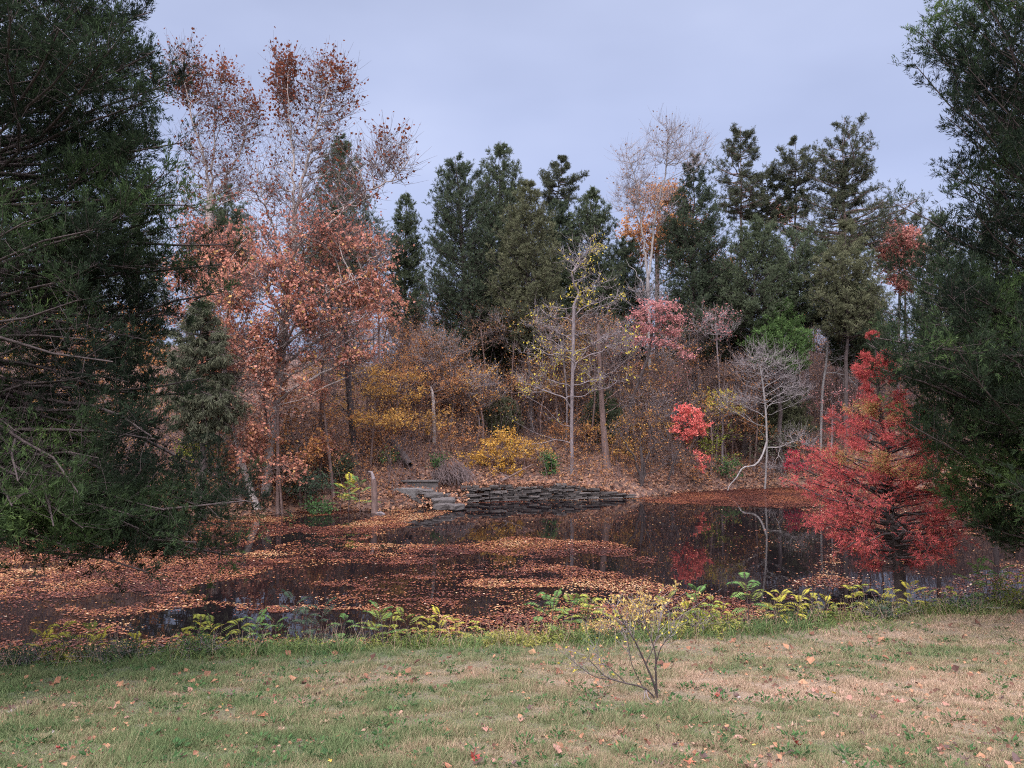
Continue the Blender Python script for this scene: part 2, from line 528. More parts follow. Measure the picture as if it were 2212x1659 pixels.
# ------------------------------------------------------------------ conifers
def conifer(name, label, base, apex, prof, n_prim, n_sec, n_spr, L, W, leaf, bark, elev=(12, 48), upb=0.35, trunk_r=0.2,
            keep=None, cat='conifer', group=None, sec_len=1.0, curv=1.3, tuft=False, dead=0, tintf=None, spread=0.6, rj=(0.72, 0.42),
            prim_r=0.012, flat=0.0, lump=0.3, drop=0.0, extra=None, tert=(3, .22), us0=.16, asym=None, smix=(.75, .85), lfreq=(1.6, 9.0), wmin=.05):
    r = RNG()
    base, apex = np.asarray(base, float), np.asarray(apex, float)
    zs, rs = np.array(prof, float).T
    o = np.argsort(zs)
    zs, rs = zs[o], rs[o]
    H = apex[2] - base[2]

    def axis(z):
        u = np.clip((z - base[2]) / H, 0, 1)[:, None]
        return base + (apex - base) * u

    root = thing(name, label, cat, base, group)
    # trunk
    K = 12
    ax = axis(np.linspace(base[2] - 0.2, apex[2], K))
    ax[1:-1, :2] += r.normal(size=(K - 2, 2)) * H * 0.004
    rad = trunk_r * np.linspace(1, 0.06, K)
    rad[0] *= 1.35
    add('trunk', [tubes(ax[None], rad[None], 8) + (None, 0, True)], bark, root)
    # primaries
    zz = np.linspace(zs[0], zs[-1], 400)
    w = np.interp(zz, zs, rs) + wmin * rs.max()
    w /= w.sum()
    zt = np.sort(r.choice(zz, n_prim, p=w))
    az = np.arange(n_prim) * 2.39996 + r.normal(size=n_prim) * 0.3
    R = np.interp(zt, zs, rs) * (rj[0] + rj[1] * r.random(n_prim))
    R = R * (1 - lump / 2 + lump * vnoise(az % (2 * math.pi) * lfreq[0], zt * lfreq[1] / H, _seed[0]))
    if asym is not None:
        R = R * (1 + asym[1] * np.cos(az - asym[0]))
    if extra is not None:       # extra boughs: (tip z, azimuth, reach)
        ex = np.array(extra, float)
        zt, az, R = np.concatenate([zt, ex[:, 0]]), np.concatenate([az, ex[:, 1]]), np.concatenate([R, ex[:, 2]])
    n_prim = len(zt)
    rel = (zt - zs[0]) / (zs[-1] - zs[0])
    te = np.tan(np.radians(elev[0] + (elev[1] - elev[0]) * rel + r.normal(size=n_prim) * 6))
    rise = np.minimum(R * te, zt - base[2] - 0.25)
    st = axis(zt - rise)
    u = np.linspace(0, 1, 7)
    dh = np.stack([np.cos(az), np.sin(az), 0 * az], -1)
    side = np.stack([-np.sin(az), np.cos(az), 0 * az], -1)
    wig = r.normal(size=(n_prim, 1)) * 0.07 * R[:, None] * np.sin(u * math.pi * 1.3) + r.normal(size=(n_prim, 7)) * 0.012 * R[:, None]
    PP = st[:, None] + dh[:, None] * (R[:, None] * u)[:, :, None] + side[:, None] * wig[:, :, None]
    PP[:, :, 2] += rise[:, None] * u ** curv - drop * R[:, None] * np.sin(u * math.pi) + r.normal(size=(n_prim, 7)) * 0.012 * R[:, None]
    PR = (prim_r * (0.4 + R / rs.max()) * (1.0 + 1.2 * rs.max() / 5))[:, None] * np.linspace(1, 0.2, 7) * 1.4
    wood = [tubes(PP, PR, 4) + (None, 0, True)]
    # secondaries
    pi = np.repeat(np.arange(n_prim), n_sec)
    ns = len(pi)
    us = us0 + (1 - us0) * r.random(ns) ** 0.75
    k = np.minimum((us * 6).astype(int), 5)
    fr = (us * 6 - k)[:, None]
    s0 = PP[pi, k] * (1 - fr) + PP[pi, k + 1] * fr
    tg = unit(PP[pi, k + 1] - PP[pi, k])
    rd = rdir(r, ns)
    rd[:, 2] *= (1 - flat)
    sd = unit(tg * smix[0] + rd * smix[1] + A(0, 0, upb))
    sl = sec_len * np.clip(R[pi] * (0.13 + 0.2 * r.random(ns)) * (1.35 - us * 0.7), 0.07, 1.3)
    mid = s0 + sd * (sl * 0.5)[:, None] + rdir(r, ns) * (sl * 0.06)[:, None]
    end = s0 + sd * sl[:, None] + A(0, 0, 1) * (upb * 0.3 * sl)[:, None]
    SP = np.stack([s0, mid, end], 1)
    wood.append(tubes(SP, np.broadcast_to(A(1, .7, .35) * prim_r * 0.45, (ns, 3)), 3) + (None, 0, True))
    add('branches', wood, bark, root)
    # sprays: each side branch carries short plumes, each plume a tuft of scale-leaf sprays
    nt_, tl_ = tert
    si = np.repeat(np.arange(ns), nt_)
    v = 0.12 + 0.9 * r.random(len(si))
    q0 = s0[si] + (end - s0)[si] * v[:, None] + r.normal(size=(len(si), 3)) * 0.04 * sl[si][:, None]
    qd = unit(sd[si] * 0.6 + rdir(r, len(si)) * (1.2 if tuft else .9) + A(0, 0, upb))
    ql = tl_ * (.5 + .9 * r.random(len(si))) * np.clip(.35 + 2.2 * R[pi][si] / rs.max(), .35, 1)
    if keep is not None:
        kq = keep(q0, r)
        si, v, q0, qd, ql = si[kq], v[kq], q0[kq], qd[kq], ql[kq]
    clump_t = .5 * r.random(ns)[si] + .5 * r.random(len(si))
    pj = np.repeat(np.arange(len(si)), n_spr)
    pv = r.random(len(pj))
    c = q0[pj] + qd[pj] * (ql[pj] * pv)[:, None] + r.normal(size=(len(pj), 3)) * (.09 * ql[pj])[:, None]
    d = unit(qd[pj] * 0.8 + rdir(r, len(pj)) * spread + A(0, 0, upb * .5))
    ln = L * (0.55 + 0.8 * r.random(len(pj)))
    clump = clump_t[pj]
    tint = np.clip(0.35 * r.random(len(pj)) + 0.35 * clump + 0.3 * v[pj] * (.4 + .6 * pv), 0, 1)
    if tintf is not None:
        tint = tintf(c, tint, r, clump)
    lv, lf, lt = diamonds(c, d, ln, W * (0.7 + 0.6 * r.random(len(c))), r, 0.15, tint)
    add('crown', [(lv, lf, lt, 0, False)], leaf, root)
    return root


def conifer_px(name, label, x, d, prof, leaf, xb=None, n=1.0, L=.17, W=.027, bark=None, dx=0.0, **kw):
    """prof: (row, half width in px) from the tip down; the trunk stands on the ground below (column xb) at distance d"""
    X = (x - CX) / F * d
    Xb = X if xb is None else (xb - CX) / F * d
    base = A(Xb, d, float(gz(Xb, d)) - 0.05)
    apex = A(X, d, CH - (prof[0][0] - HY) / F * d)
    pr = [(CH - (y - HY) / F * d, hw / F * d) for y, hw in prof]
    if not isinstance(n, tuple):
        area = sum((pr[i][0] - pr[i + 1][0]) * (pr[i][1] + pr[i + 1][1]) for i in range(len(pr) - 1))
        n = (int(60 + area * 4.8 * n), 12, 13)
    return conifer(name, label, base, apex, pr, n[0], n[1], n[2], L, W, M[leaf], bark or M['bark_cedar'], **kw)


cn = 'cedars on the hillside'
conifer_px('cedar_tree', 'dark cedar rising behind the forked pale sycamore', 735, 57, [(288, 5), (350, 38), (420, 62), (480, 78), (560, 88), (660, 80)], 'cedar', group=cn, lump=.6)
conifer_px('cedar_tree', 'small round-topped cedar showing through the pale sycamore on the cedar side', 492, 60, [(395, 6), (450, 45), (520, 58), (640, 60)], 'cedar', group=cn)
conifer_px('cedar_tree', 'narrow spire cedar beside the sycamore, shortest tip of the central cedars', 877, 60, [(410, 4), (470, 28), (560, 45), (660, 52), (730, 40)], 'cedar', group=cn)
conifer_px('cedar_tree', 'broad dense dark green cedar with its black trunk bare near the ground', 982, 54, [(338, 14), (375, 50), (430, 64), (500, 78), (580, 96), (660, 102), (740, 80), (800, 35)], 'cedar_deep', xb=1024, group=cn, trunk_r=.33)
conifer_px('cedar_tree', 'tall pointed cedar, highest tip of the central cedars', 1082, 58, [(303, 6), (350, 38), (400, 54), (470, 62), (600, 70), (720, 60)], 'cedar', group=cn)
conifer_px('cedar_tree', 'olive green cedar standing in front of the highest pointed cedar', 1140, 52, [(386, 5), (440, 42), (520, 66), (600, 82), (690, 76), (770, 45)], 'cedar_olive', group=cn)
conifer_px('cedar_tree', 'dark cedar hidden behind the olive cedar below the ragged pine', 1207, 58, [(430, 10), (500, 46), (600, 62), (730, 60)], 'cedar_deep', group=cn)
conifer_px('cedar_tree', 'bluntly pointed cedar between the ragged pine and the bare pale tree', 1278, 57, [(406, 5), (440, 36), (500, 58), (560, 62), (660, 72), (770, 70)], 'cedar', group=cn)
conifer_px('cedar_tree', 'open dark cedar in front of the yellow-orange crown', 1498, 55, [(328, 5), (380, 30), (450, 58), (520, 72), (600, 80), (700, 92), (770, 70)], 'cedar_deep', group=cn, lump=.7)
conifer_px('cedar_tree', 'dark flat-topped cedar under the pair of thin pines', 1640, 53, [(468, 20), (520, 55), (600, 76), (680, 80), (725, 50)], 'cedar', xb=1606, group=cn)
conifer_px('cedar_tree', 'dark rounded cedar below the gap between the tall pines', 1722, 54, [(485, 15), (540, 60), (620, 80), (705, 60)], 'cedar', group=cn)
conifer_px('cedar_tree', 'grey-green narrow-tipped cedar below the tallest pine', 1830, 51, [(470, 5), (520, 36), (580, 66), (640, 76), (720, 66)], 'cedar_olive', group=cn)
conifer_px('cedar_tree', 'short bright green cedar beside the slender pale tree', 1683, 52, [(650, 14), (690, 50), (740, 66), (800, 58)], 'cedar_bright', group=cn)
conifer_px('cedar_tree', 'mid green bushy cedar beside the great dark cedar and behind the red cypress', 1858, 54, [(610, 15), (650, 62), (710, 78), (790, 66)], 'cedar', group=cn)
conifer_px('cedar_tree', 'dark low cedar behind the pink dogwood', 1550, 58, [(560, 30), (620, 62), (700, 74), (790, 50)], 'cedar_deep', group=cn)
conifer_px('cedar_tree', 'dark cedar behind the top of the half-bare yellow-leaved tree', 1350, 60, [(520, 22), (600, 52), (700, 58), (780, 40)], 'cedar_deep', group=cn)
conifer_px('cedar_tree', 'small thin green cedar on the slope under the olive cedar', 1084, 50, [(856, 5), (880, 36), (905, 46), (940, 30)], 'cedar_olive', group=cn, trunk_r=.07, n=.8)
conifer_px('cedar_tree', 'small dark cedar leaning by the brown trunk above the stone wall', 1300, 50, [(835, 8), (880, 32), (930, 45), (960, 25)], 'cedar', group=cn, trunk_r=.08)
conifer_px('cedar_tree', 'low dark green cedar at the foot of the black cedar trunk', 1100, 56, [(690, 12), (740, 45), (810, 52), (850, 30)], 'cedar_olive', group=cn)
conifer_px('cedar_tree', 'low cedar on the slope behind the white arching tree', 1690, 54, [(800, 12), (860, 50), (930, 60), (970, 40)], 'cedar_olive', group=cn)
conifer_px('cedar_tree', 'drooping grey-green cedar between the great dark cedar and the leaning sycamore', 436, 36.5, [(640, 14), (700, 45), (770, 66), (850, 74), (900, 66), (950, 35)], 'cedar_grey', group=cn,
           elev=(-30, 25), upb=-.6, lump=.8, n=.7, L=.2, W=.03)

# trees standing behind the two great cedars, seen between their boughs and mirrored in the pond
for (x, d_, prof_, lab) in ((2030, 56, [(440, 5), (520, 45), (620, 70), (760, 70)], 'dark cedar on the hillside behind the great cedar over the cypress'),
                            (2150, 54, [(400, 5), (500, 50), (620, 75), (780, 75)], 'tall dark cedar behind the great cedar at the pond bend'),
                            (2290, 55, [(430, 5), (520, 55), (640, 75), (790, 75)], 'dark cedar beyond the great cedar, outside its outer boughs'),
                            (300, 52, [(430, 5), (520, 45), (640, 75), (790, 70)], 'dark cedar standing behind the great cedar of the leafy pond end'),
                            (150, 55, [(500, 5), (560, 45), (660, 75), (790, 70)], 'dark cedar glimpsed through the bare boughs of the great cedar'),
                            (-40, 52, [(420, 5), (520, 55), (640, 75), (790, 70)], 'dark cedar beyond the trunk of the great cedar')):
    conifer_px('cedar_tree', lab, x, d_, prof_, 'cedar', group=cn, n=.6)

pn = 'pines on the hill crest'
pk = dict(elev=(4, 34), upb=.22, tuft=True, flat=.5, group=pn, rj=(.45, .7), curv=1.5, prim_r=.02, lump=.9, drop=.03, sec_len=1.25, spread=.9, cat='pine', tert=(4, .2), us0=.36, smix=(.55, .9))
conifer_px('pine_tree', 'ragged sparse pine leaning out beside the olive cedar', 1215, 61, [(338, 10), (370, 42), (410, 55), (450, 40)], 'pine', xb=1168, n=(40, 13, 12), L=.17, W=.03, trunk_r=.15, bark=M['bark_dark'], **pk)
conifer_px('pine_tree', 'thin pine with two stems, first of the tall pines beside the open dark cedar', 1600, 62, [(272, 22), (320, 48), (370, 58), (420, 62), (480, 40)], 'pine', n=(63, 13, 12), L=.17, W=.03, trunk_r=.2, bark=M['bark_brown'], **pk)
conifer_px('pine_tree', 'lower thin pine between two taller pines', 1655, 63, [(348, 14), (390, 46), (440, 52), (500, 30)], 'pine', n=(46, 13, 12), L=.17, W=.03, trunk_r=.17, bark=M['bark_dark'], **pk)
conifer_px('pine_tree', 'slim-stemmed pine just beside the tallest pine', 1716, 62, [(290, 24), (330, 50), (380, 60), (440, 56), (500, 36)], 'pine', n=(63, 13, 12), L=.17, W=.03, trunk_r=.18, bark=M['bark_dark'], **pk)
conifer_px('pine_tree', 'tallest and broadest pine with tiered branches', 1824, 59, [(256, 26), (300, 58), (350, 78), (400, 70), (430, 84), (470, 112), (520, 108), (570, 60)], 'pine', n=(142, 13, 12), L=.17, W=.03, trunk_r=.28, bark=M['bark_brown'], **pk)
conifer_px('pine_tree', 'thin low pine top beside the great dark cedar on the skyline', 1955, 64, [(452, 20), (480, 60), (520, 66), (570, 40)], 'pine', n=(46, 13, 12), L=.17, W=.03, trunk_r=.15, bark=M['bark_dark'], **pk)

# ---- the two great cedars on the lawn and the red cypress
def left_bare(c, r):
    q = (c[:, 0] > -.68 * c[:, 1]) & (c[:, 2] < 14.0) & (c[:, 1] < 14.3) | (r.random(len(c)) < .3)
    inner = (c[:, 1] < 13.2) & (c[:, 2] > 4.2) & (c[:, 2] < 7.4) & (c[:, 0] < -6.25 + .25 * np.sin(c[:, 2] * 3))
    q &= ~(inner & (r.random(len(c)) < .86 - .1 * np.clip(c[:, 2] - 6, 0, 2)))
    gap = (c[:, 2] > 8.2) & (c[:, 0] < -7.2) & (vnoise(c[:, 0] * 1.3, c[:, 2] * 1.3, 5) > .52)
    q &= ~(gap & (r.random(len(c)) < .8))
    return q


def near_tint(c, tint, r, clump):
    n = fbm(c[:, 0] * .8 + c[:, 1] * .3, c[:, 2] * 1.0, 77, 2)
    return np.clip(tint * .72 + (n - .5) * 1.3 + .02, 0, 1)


lb = A(-9.6, 12.6, float(gz(-9.6, 12.6)) - .05)
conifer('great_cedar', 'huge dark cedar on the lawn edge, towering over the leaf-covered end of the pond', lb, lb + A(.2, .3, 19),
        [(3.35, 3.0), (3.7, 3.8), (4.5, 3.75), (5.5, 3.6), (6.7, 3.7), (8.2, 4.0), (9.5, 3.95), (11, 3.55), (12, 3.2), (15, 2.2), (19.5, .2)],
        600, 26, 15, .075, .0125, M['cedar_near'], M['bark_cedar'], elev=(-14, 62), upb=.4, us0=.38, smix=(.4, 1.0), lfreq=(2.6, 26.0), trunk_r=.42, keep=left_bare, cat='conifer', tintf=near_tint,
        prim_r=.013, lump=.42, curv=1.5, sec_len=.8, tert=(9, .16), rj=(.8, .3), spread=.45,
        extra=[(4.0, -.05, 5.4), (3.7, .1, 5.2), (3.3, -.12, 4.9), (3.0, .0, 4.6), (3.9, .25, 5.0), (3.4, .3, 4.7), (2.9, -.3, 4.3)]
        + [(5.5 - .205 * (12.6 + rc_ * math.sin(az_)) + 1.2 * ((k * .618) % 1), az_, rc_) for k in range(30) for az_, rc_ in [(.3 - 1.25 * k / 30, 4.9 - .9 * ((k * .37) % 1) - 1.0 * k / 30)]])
rb = A(13.2, 17.0, float(gz(13.2, 17.0)) - .05)


def right_keep(c, r):
    q = (c[:, 0] < .68 * c[:, 1]) & (c[:, 2] < 15.5) & (c[:, 1] < 18.6) | (r.random(len(c)) < .3)
    gap = (c[:, 2] > 6.5) & (c[:, 0] > 9.6) & (vnoise(c[:, 0] * 1.5, c[:, 2] * 1.5, 15) > .66)
    return q & ~(gap & (r.random(len(c)) < .7))


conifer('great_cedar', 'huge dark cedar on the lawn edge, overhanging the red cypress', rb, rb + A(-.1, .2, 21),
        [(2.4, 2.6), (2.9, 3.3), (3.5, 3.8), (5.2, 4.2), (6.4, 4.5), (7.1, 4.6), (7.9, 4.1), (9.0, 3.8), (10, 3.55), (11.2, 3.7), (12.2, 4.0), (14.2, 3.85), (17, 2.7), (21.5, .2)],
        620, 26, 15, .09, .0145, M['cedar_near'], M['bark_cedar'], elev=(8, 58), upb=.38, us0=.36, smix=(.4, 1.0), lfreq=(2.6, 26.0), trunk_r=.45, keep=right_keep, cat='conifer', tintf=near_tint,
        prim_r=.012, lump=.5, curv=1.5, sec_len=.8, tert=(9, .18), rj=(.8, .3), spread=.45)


def cyp_tint(c, tint, r, clump):
    n = fbm(c[:, 0] * .9, c[:, 2] * 1.5, 31, 2)
    ol = .8 * sstep(.56, .68, n) * sstep(2.4, 4.2, c[:, 2]) * (1 - sstep(5.6, 6.2, c[:, 2])) * sstep(.2, -.5, c[:, 0] - 9.9)
    tt = tint * .72 + .04
    return np.where(r.random(len(c)) < ol * .85 + .03, .84 + .16 * r.random(len(c)), tt)


cd = 20.4


def cyp_keep(c, r):
    tx = 10.1 - .1 * c[:, 2]           # the bole is bare on its open side
    q = (c[:, 2] < 3.0) & (c[:, 1] < 20.4) & (np.abs(c[:, 0] / c[:, 1] * 20.4 - tx) < .38)
    rt = (c[:, 2] < 2.6) & (c[:, 0] > tx)
    return ~(q & (r.random(len(c)) < .93)) & (r.random(len(c)) < np.where(rt, .4, np.where(c[:, 2] < 2.3, .6, .76)))


conifer_px('red_cypress', 'feathery red cypress at the water edge, touched with olive green', 1888, cd,
           [(722, 5), (770, 26), (830, 50), (900, 84), (960, 118), (1010, 150), (1060, 168), (1110, 174), (1160, 155), (1195, 115), (1222, 60)], 'cypress', xb=1950,
           n=(170, 15, 11), L=.085, W=.012, us0=.42, wmin=.16, tert=(5, .16), asym=(math.pi, .22), bark=M['bark_dark'], elev=(4, 40), upb=-.02, trunk_r=.165, tintf=cyp_tint, keep=cyp_keep, extra=[(2.3, -.1, 2.2), (2.2, .15, 2.1), (2.5, .05, 2.0)], cat='cypress', prim_r=.013, flat=.5, lump=.45, curv=1.15, rj=(.66, .42), sec_len=1.0)

# ------------------------------------------------------------------ broad-leaved trees
def ell(r, n, envs):
    """n points inside a union of ellipsoids (x, y, rx, ry, d, weight) given in picture units and metres of distance"""
    w = np.array([e[5] for e in envs], float)
    k = r.choice(len(envs), n, p=w / w.sum())
    out = np.zeros((n, 3))
    for i, e in enumerate(envs):
        q = k == i
        u = rdir(r, q.sum()) * (r.random((q.sum(), 1)) ** .4)
        c = P(e[0], e[1], e[4])
        rx, rz = e[2] / F * e[4], e[3] / F * e[4]
        out[q] = c + u * A(rx, min(rx, rz) * 1.0 if len(e) < 7 else e[6], rz)
    return out


def hermite(p0, d0, p1, d1, K=5):
    u = np.linspace(0, 1, K)[None, :, None]
    L = np.linalg.norm(p1 - p0, axis=-1)[:, None, None]
    a, b, m0, m1 = p0[:, None], p1[:, None], d0[:, None] * L, d1[:, None] * L
    return a * (2 * u ** 3 - 3 * u ** 2 + 1) + m0 * (u ** 3 - 2 * u ** 2 + u) + b * (-2 * u ** 3 + 3 * u ** 2) + m1 * (u ** 3 - u ** 2)


def branch_to(r, start, d0, T, r_tip, rexp=.46, frac=(.28, .5), up=.1, wig=.08, three=.2):
    segs, ends = [], []
    stack = [(np.asarray(start, float), np.asarray(d0, float), T)]
    while stack:
        p, d, T = stack.pop()
        n = len(T)
        rad = r_tip * n ** rexp
        if n == 1:
            v = T[0] - p
            e = unit(v + A(0, 0, up) * np.linalg.norm(v))
            segs.append((p, d, T[0], e, rad, rad * .5))
            ends.append((T[0], e))
            continue
        v = T.mean(0) - p
        ln = np.linalg.norm(v)
        q = p + v * r.uniform(*frac) + r.normal(size=3) * ln * wig
        e = unit(v * .8 / max(ln, 1e-6) + d * .35 + A(0, 0, up) + r.normal(size=3) * .12)
        segs.append((p, d, q, e, rad, rad * .88))
        k = 3 if (n > 12 and r.random() < three) else 2
        ang = unit(T - q) + .25 * (T - q) / max(ln, 1e-6)
        c = ang[r.choice(n, k, replace=False)]
        if k == 2:
            far = np.argmax(((ang - c[0]) ** 2).sum(1))
            c[1] = ang[far]
        for _ in range(3):
            lab = np.argmin(((ang[:, None] - c[None]) ** 2).sum(-1), 1)
            for j in range(k):
                if (lab == j).any():
                    c[j] = ang[lab == j].mean(0)
        got = [T[lab == j] for j in range(k) if (lab == j).any()]
        if len(got) == 1:
            h = n // 2
            got = [T[:h], T[h:]]
        for g in got:
            gd = unit(unit(g.mean(0) - q) * .6 + e * .6)
            stack.append((q, gd, g))
    p0, dd0, p1, dd1 = (np.array([s[i] for s in segs]) for i in range(4))
    r0, r1 = np.array([s[4] for s in segs]), np.array([s[5] for s in segs])
    return hermite(p0, dd0, p1, dd1), np.linspace(r0, r1, 5, axis=1), np.array([e[0] for e in ends]), np.array([e[1] for e in ends])


def broadleaf(name, label, trunk, envs, n, leaf, bark, trunk_r, r_tip=.012, twigs=4, twig_l=.7, leaves=5, leaf_s=.15, cat='tree', group=None,
              dens=None, tintf=None, twig_bark=None, up=.1, wig=.08, limbs=None, frac=(.28, .5), twig_up=.2, leaf_w=.8, rexp=.46, twig_r=.006, start=None, hang=.25, tspread=.9):
    """trunk: world points from the ground up; envs: where the crown reaches"""
    r = RNG()
    trunk = np.asarray(trunk, float)
    root = thing(name, label, cat, trunk[0], group)
    K = max(8, 3 * len(trunk))
    tp = smooth_path(trunk, K)
    tr = trunk_r * np.linspace(1, .5, K)
    tr[0] *= 1.3
    T = ell(r, n, envs)
    top_r = r_tip * n ** rexp
    tr = np.maximum(tr * 0 + np.interp(np.linspace(0, 1, K), [0, .08, 1], [trunk_r * 1.25, trunk_r, min(top_r, trunk_r)]), .01)
    trunk_ob = add('trunk', [tubes(tp[None], tr[None], 9) + (None, 0, True)], bark, root)
    wood = []
    E, ED = [], []
    lowest = max(3, int(K * .25)) if start is None else max(1, int(K * start))
    lines = [(tp, tr)]
    for pts_, ra, rb_ in (limbs or []):
        lp_ = smooth_path(pts_, 4 * len(pts_))
        lp_[1:-1] += r.normal(size=(len(lp_) - 2, 3)) * .05
        lr_ = np.linspace(ra * .72, rb_ * .6, len(lp_))
        lines.append((lp_, lr_))
        lo_ = add('limb', [tubes((lp_ - trunk[0])[None], lr_[None], 7) + (None, 0, True)], bark)
        lo_.parent = trunk_ob
    NP = np.concatenate([tp[lowest:]] + [q_[0][2:] for q_ in lines[1:]])
    NR = np.concatenate([tr[lowest:]] + [q_[1][2:] for q_ in lines[1:]])
    NT = np.concatenate([unit(np.gradient(tp, axis=0))[lowest:]] + [unit(np.gradient(q_[0], axis=0))[2:] for q_ in lines[1:]])
    dv_ = T[:, None] - NP[None]
    hz = np.linalg.norm(dv_[..., :2], axis=-1)
    cost = np.linalg.norm(dv_, axis=-1) + 2.5 * np.maximum(0, .45 * hz - dv_[..., 2])
    near_i = np.argmin(cost, 1)
    for j in np.unique(near_i):
        g = T[near_i == j]
        d0 = unit(NT[j] * .6 + unit(g.mean(0) - NP[j]) * .7)
        pl, rr_, e, ed = branch_to(r, NP[j], d0, g, r_tip, rexp, frac, up, wig)
        rr_ = np.minimum(rr_, NR[j] * .9)
        wood.append(tubes(pl, rr_, 5) + (None, 0, True))
        E.append(e)
        ED.append(ed)
    E, ED = np.concatenate(E), np.concatenate(ED)
    ti = np.repeat(np.arange(len(E)), twigs)
    td = unit(ED[ti] * .6 + rdir(r, len(ti)) * tspread + A(0, 0, twig_up))
    tl = twig_l * (.4 + .9 * r.random(len(ti)))
    back = (r.random(len(ti)) * .5)[:, None]
    t0 = E[ti] - ED[ti] * back * twig_l
    t1 = t0 + td * (tl * .5)[:, None] + rdir(r, len(ti)) * (tl * .08)[:, None]
    t2 = t0 + td * tl[:, None] + A(0, 0, 1) * (tl * .12)[:, None]
    tw = tubes(np.stack([t0, t1, t2], 1), np.broadcast_to(A(1, .7, .4) * twig_r, (len(ti), 3)), 3)
    add('branches', wood + [tw + (None, 1, True)], [bark, twig_bark or M['twig']], root)
    if leaves > 0:
        li = np.repeat(np.arange(len(ti)), int(math.ceil(leaves)))
        v = .15 + .9 * r.random(len(li))
        c = t0[li] + (t2 - t0)[li] * v[:, None] + r.normal(size=(len(li), 3)) * leaf_s * .35
        q = r.random(len(li)) < (leaves / math.ceil(leaves))
        if dens is not None:
            q &= r.random(len(li)) < dens(c)
        c, li = c[q], li[q]
        d = unit(td[li] * .4 + rdir(r, len(li)) - A(0, 0, hang))
        ln = leaf_s * (.6 + .75 * r.random(len(li)))
        tint = np.clip(r.random(len(li)) * .6 + r.random(len(ti))[li] * .4, 0, 1)
        if tintf is not None:
            tint = tintf(c, tint, r)
        add('crown', [diamonds(c, d, ln, ln * leaf_w, r, .2, tint) + (0, False)], leaf, root)
    return root


def stem_px(d, *pts, sink=.15, dd=0.0):
    """trunk through picture points at distance d, its foot set on the ground there"""
    x0 = (pts[0][0] - CX) / F * d
    out = [A(x0, d, float(gz(x0, d)) - sink)]
    for i, (x, y) in enumerate(pts[1:]):
        out.append(P(x, y, d + dd * (i + 1)))
    return out


# openings low in the wood where the sky shows between the stems
def opening(c):
    v = sstep(.62, .7, vnoise(c[:, 0] * 1.1, c[:, 0] * 0, 88)) * sstep(2.4, 3.2, c[:, 2]) * sstep(10.5, 9, c[:, 2])
    return 1 - .93 * v * (c[:, 0] < -7.5)


# sycamores
def syc_dens(c):
    row = HY - (c[:, 2] - CH) * F / c[:, 1]
    n = fbm(c[:, 0] * .5, c[:, 2] * .5, 15, 2)
    low = sstep(400, 620, row)
    tip = sstep(330, 150, row)
    lay = sstep(.36, .56, fbm(c[:, 0] * .55, c[:, 2] * 1.3, 41, 3))
    return opening(c) * np.clip(.08 + low * (.08 + .62 * lay) + .45 * tip * sstep(.42, .6, n) + .12 * tip, 0, 1)


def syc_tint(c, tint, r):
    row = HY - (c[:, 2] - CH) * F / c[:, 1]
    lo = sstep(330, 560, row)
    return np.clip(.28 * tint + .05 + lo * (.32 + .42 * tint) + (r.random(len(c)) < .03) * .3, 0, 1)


sy = dict(twigs=5, twig_l=1.1, leaves=6.5, leaf_s=.15, dens=syc_dens, tintf=syc_tint, cat='sycamore', twig_up=.5, up=.16, twig_bark=M['twig'], twig_r=.009, r_tip=.014, wig=.04)


def LB(d, ra, rb_, *pts, dd=0.0):
    return ([P(x, y, d + dd * i) for i, (x, y) in enumerate(pts)], ra, rb_)


D = 39.5
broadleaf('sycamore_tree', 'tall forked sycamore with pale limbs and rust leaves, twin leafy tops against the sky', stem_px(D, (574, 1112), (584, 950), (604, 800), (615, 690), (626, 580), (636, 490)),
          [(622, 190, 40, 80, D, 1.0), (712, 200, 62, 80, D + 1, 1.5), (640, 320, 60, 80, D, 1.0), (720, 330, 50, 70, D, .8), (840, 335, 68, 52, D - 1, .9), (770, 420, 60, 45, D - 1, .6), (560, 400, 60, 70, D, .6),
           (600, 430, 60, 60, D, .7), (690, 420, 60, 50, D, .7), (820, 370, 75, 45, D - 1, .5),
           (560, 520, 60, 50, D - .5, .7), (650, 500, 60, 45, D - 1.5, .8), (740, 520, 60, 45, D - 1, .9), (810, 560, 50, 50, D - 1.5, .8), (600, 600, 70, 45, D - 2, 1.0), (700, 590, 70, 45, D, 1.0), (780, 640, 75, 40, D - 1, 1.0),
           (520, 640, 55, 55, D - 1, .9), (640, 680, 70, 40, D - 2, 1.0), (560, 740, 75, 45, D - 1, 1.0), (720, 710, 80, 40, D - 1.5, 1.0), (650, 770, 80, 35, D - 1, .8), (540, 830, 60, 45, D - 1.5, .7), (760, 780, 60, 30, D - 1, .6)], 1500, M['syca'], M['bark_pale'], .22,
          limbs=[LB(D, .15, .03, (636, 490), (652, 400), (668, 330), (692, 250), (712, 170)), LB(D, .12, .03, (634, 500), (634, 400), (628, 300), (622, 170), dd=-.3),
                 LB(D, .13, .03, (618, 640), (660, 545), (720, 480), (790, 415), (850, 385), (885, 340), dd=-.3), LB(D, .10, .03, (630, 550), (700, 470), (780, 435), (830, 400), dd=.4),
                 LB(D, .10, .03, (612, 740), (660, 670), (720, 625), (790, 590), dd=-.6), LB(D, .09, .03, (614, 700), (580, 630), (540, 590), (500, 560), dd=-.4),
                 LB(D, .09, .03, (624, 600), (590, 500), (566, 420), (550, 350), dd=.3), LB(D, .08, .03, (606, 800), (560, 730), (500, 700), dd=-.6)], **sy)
D = 43
